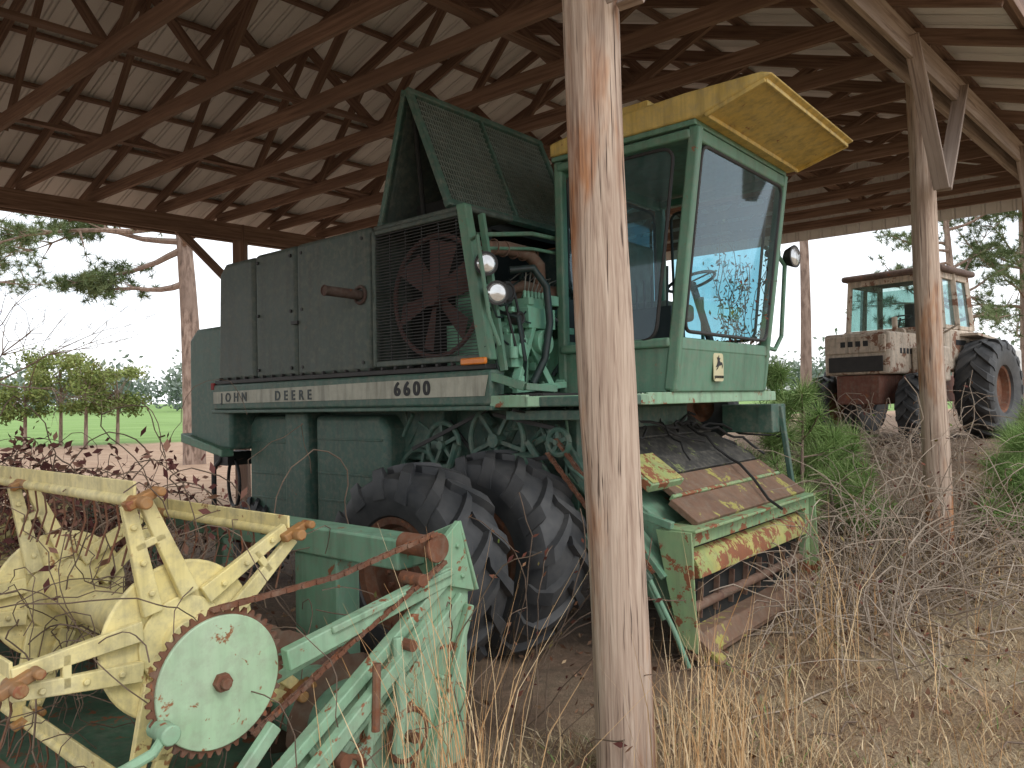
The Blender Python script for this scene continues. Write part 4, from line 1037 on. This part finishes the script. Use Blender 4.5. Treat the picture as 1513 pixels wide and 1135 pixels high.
for i in range(16):
    a=1.0+random.uniform(-.1,.0);b=random.uniform(-.95,-.2);wx=.836+a*.766-b*.643;wy=6.596-a*.643-b*.766
    q=Vector((wx,wy,2.2));pts=[q]
    for k in range(9): pts.append(pts[-1]+Vector((random.gauss(-.0,.03),random.gauss(.0,.03),random.uniform(.03,.13))))
    ac.tube(pts,[.003]*len(pts),4);C+=[tuple(Vector(v)+Vector((random.gauss(0,.03),random.gauss(0,.03),random.gauss(0,.03)))) for v in pts for _ in range(3)]
obj(ac,'climbing_vine',M_twig,None,False,0,False);leaves('climbing_vine_leaves',np.array(C),.022,M_dleaf)
ac=Acc()
def branch(p,d,l,r,dep):
    q=p+d*l;ac.tube([p,(p+q)/2+Vector((random.gauss(0,.03),0,random.gauss(0,.03)))*l,q],[r,r*.8,r*.6],5)
    if dep: 
        for k in range(random.choice((2,3,3))): branch(q,(d+Vector((random.gauss(0,.5),random.gauss(0,.5),random.gauss(.05,.35)))).normalized(),l*random.uniform(.6,.85),r*.6,dep-1)
branch(Vector((-11.9,17.0,-.1)),Vector((.0,0,1)).normalized(),1.7,.06,6)
obj(ac,'bare_shrub',M_twig,None,False,0,False)
ac=Acc()
for i in range(120):
    x=random.uniform(-3,5);y=random.uniform(2.3,9);an=random.uniform(0,6.28);l=random.uniform(.08,.35);z=float(gz(x,y))+.02
    ac.tube([(x,y,z),(x+math.cos(an)*l*.5,y+math.sin(an)*l*.5,z+.02),(x+math.cos(an+.2)*l,y+math.sin(an+.2)*l,z)],.005,4)
obj(ac,'fallen_sticks',M_twig,None,False,0,False)
N=9000
x=rng.uniform(-9,7,N);y=rng.uniform(2.2,16,N);C=np.stack([x,y,gz(x,y)+.012],1)
leaves('leaf_litter',C,.028,tinted('litter',[(0,(.12,.06,.04)),(.5,(.30,.17,.11)),(1,(.52,.37,.23))]))

# ---------------------------------------------------------------- world, sun, camera
w=bpy.data.worlds.new('World');sc.world=w;w.use_nodes=True;nt=w.node_tree;nt.nodes.clear()
out=nt.nodes.new('ShaderNodeOutputWorld');bg=nt.nodes.new('ShaderNodeBackground');sk=nt.nodes.new('ShaderNodeTexSky')
sk.sky_type='NISHITA';sk.sun_disc=False;sk.sun_elevation=rad(48);sk.sun_rotation=rad(140)
cl=noise(nt,mapping(nt,tc(nt,'Generated'),(1,1,3)),2.2,3,.6)
cc=ramp(nt,cl,[(.3,(.82,.87,.93)),(.6,(.97,.98,1.0))])
sc_=nt.nodes.new('ShaderNodeVectorMath');sc_.operation='SCALE';sc_.inputs['Scale'].default_value=12.0
nt.links.new(cc,sc_.inputs[0])
nt.links.new(mix(nt,.88,sk.outputs[0],sc_.outputs[0]),bg.inputs[0]);bg.inputs[1].default_value=.15
nt.links.new(bg.outputs[0],out.inputs[0])
sl=bpy.data.lights.new('sun','SUN');sl.energy=1.0;sl.angle=rad(16);sl.color=(1,.96,.9)
so=bpy.data.objects.new('sun',sl);sc.collection.objects.link(so)
az=rad(140);el=rad(48);sd=Vector((math.sin(az)*math.cos(el),math.cos(az)*math.cos(el),math.sin(el)))
so.rotation_euler=(-sd).to_track_quat('-Z','Y').to_euler()
cam=bpy.data.cameras.new('camera');co=bpy.data.objects.new('camera',cam);sc.collection.objects.link(co)
cam.sensor_width=36;cam.lens=36*1120/1513;cam.clip_end=5000;cam.clip_start=.05
co.matrix_world=Matrix.Translation((0,0,1.8))@Matrix.Rotation(rad(91.28),4,'X')@Matrix.Rotation(rad(-1.2),4,'Z')
sc.camera=co
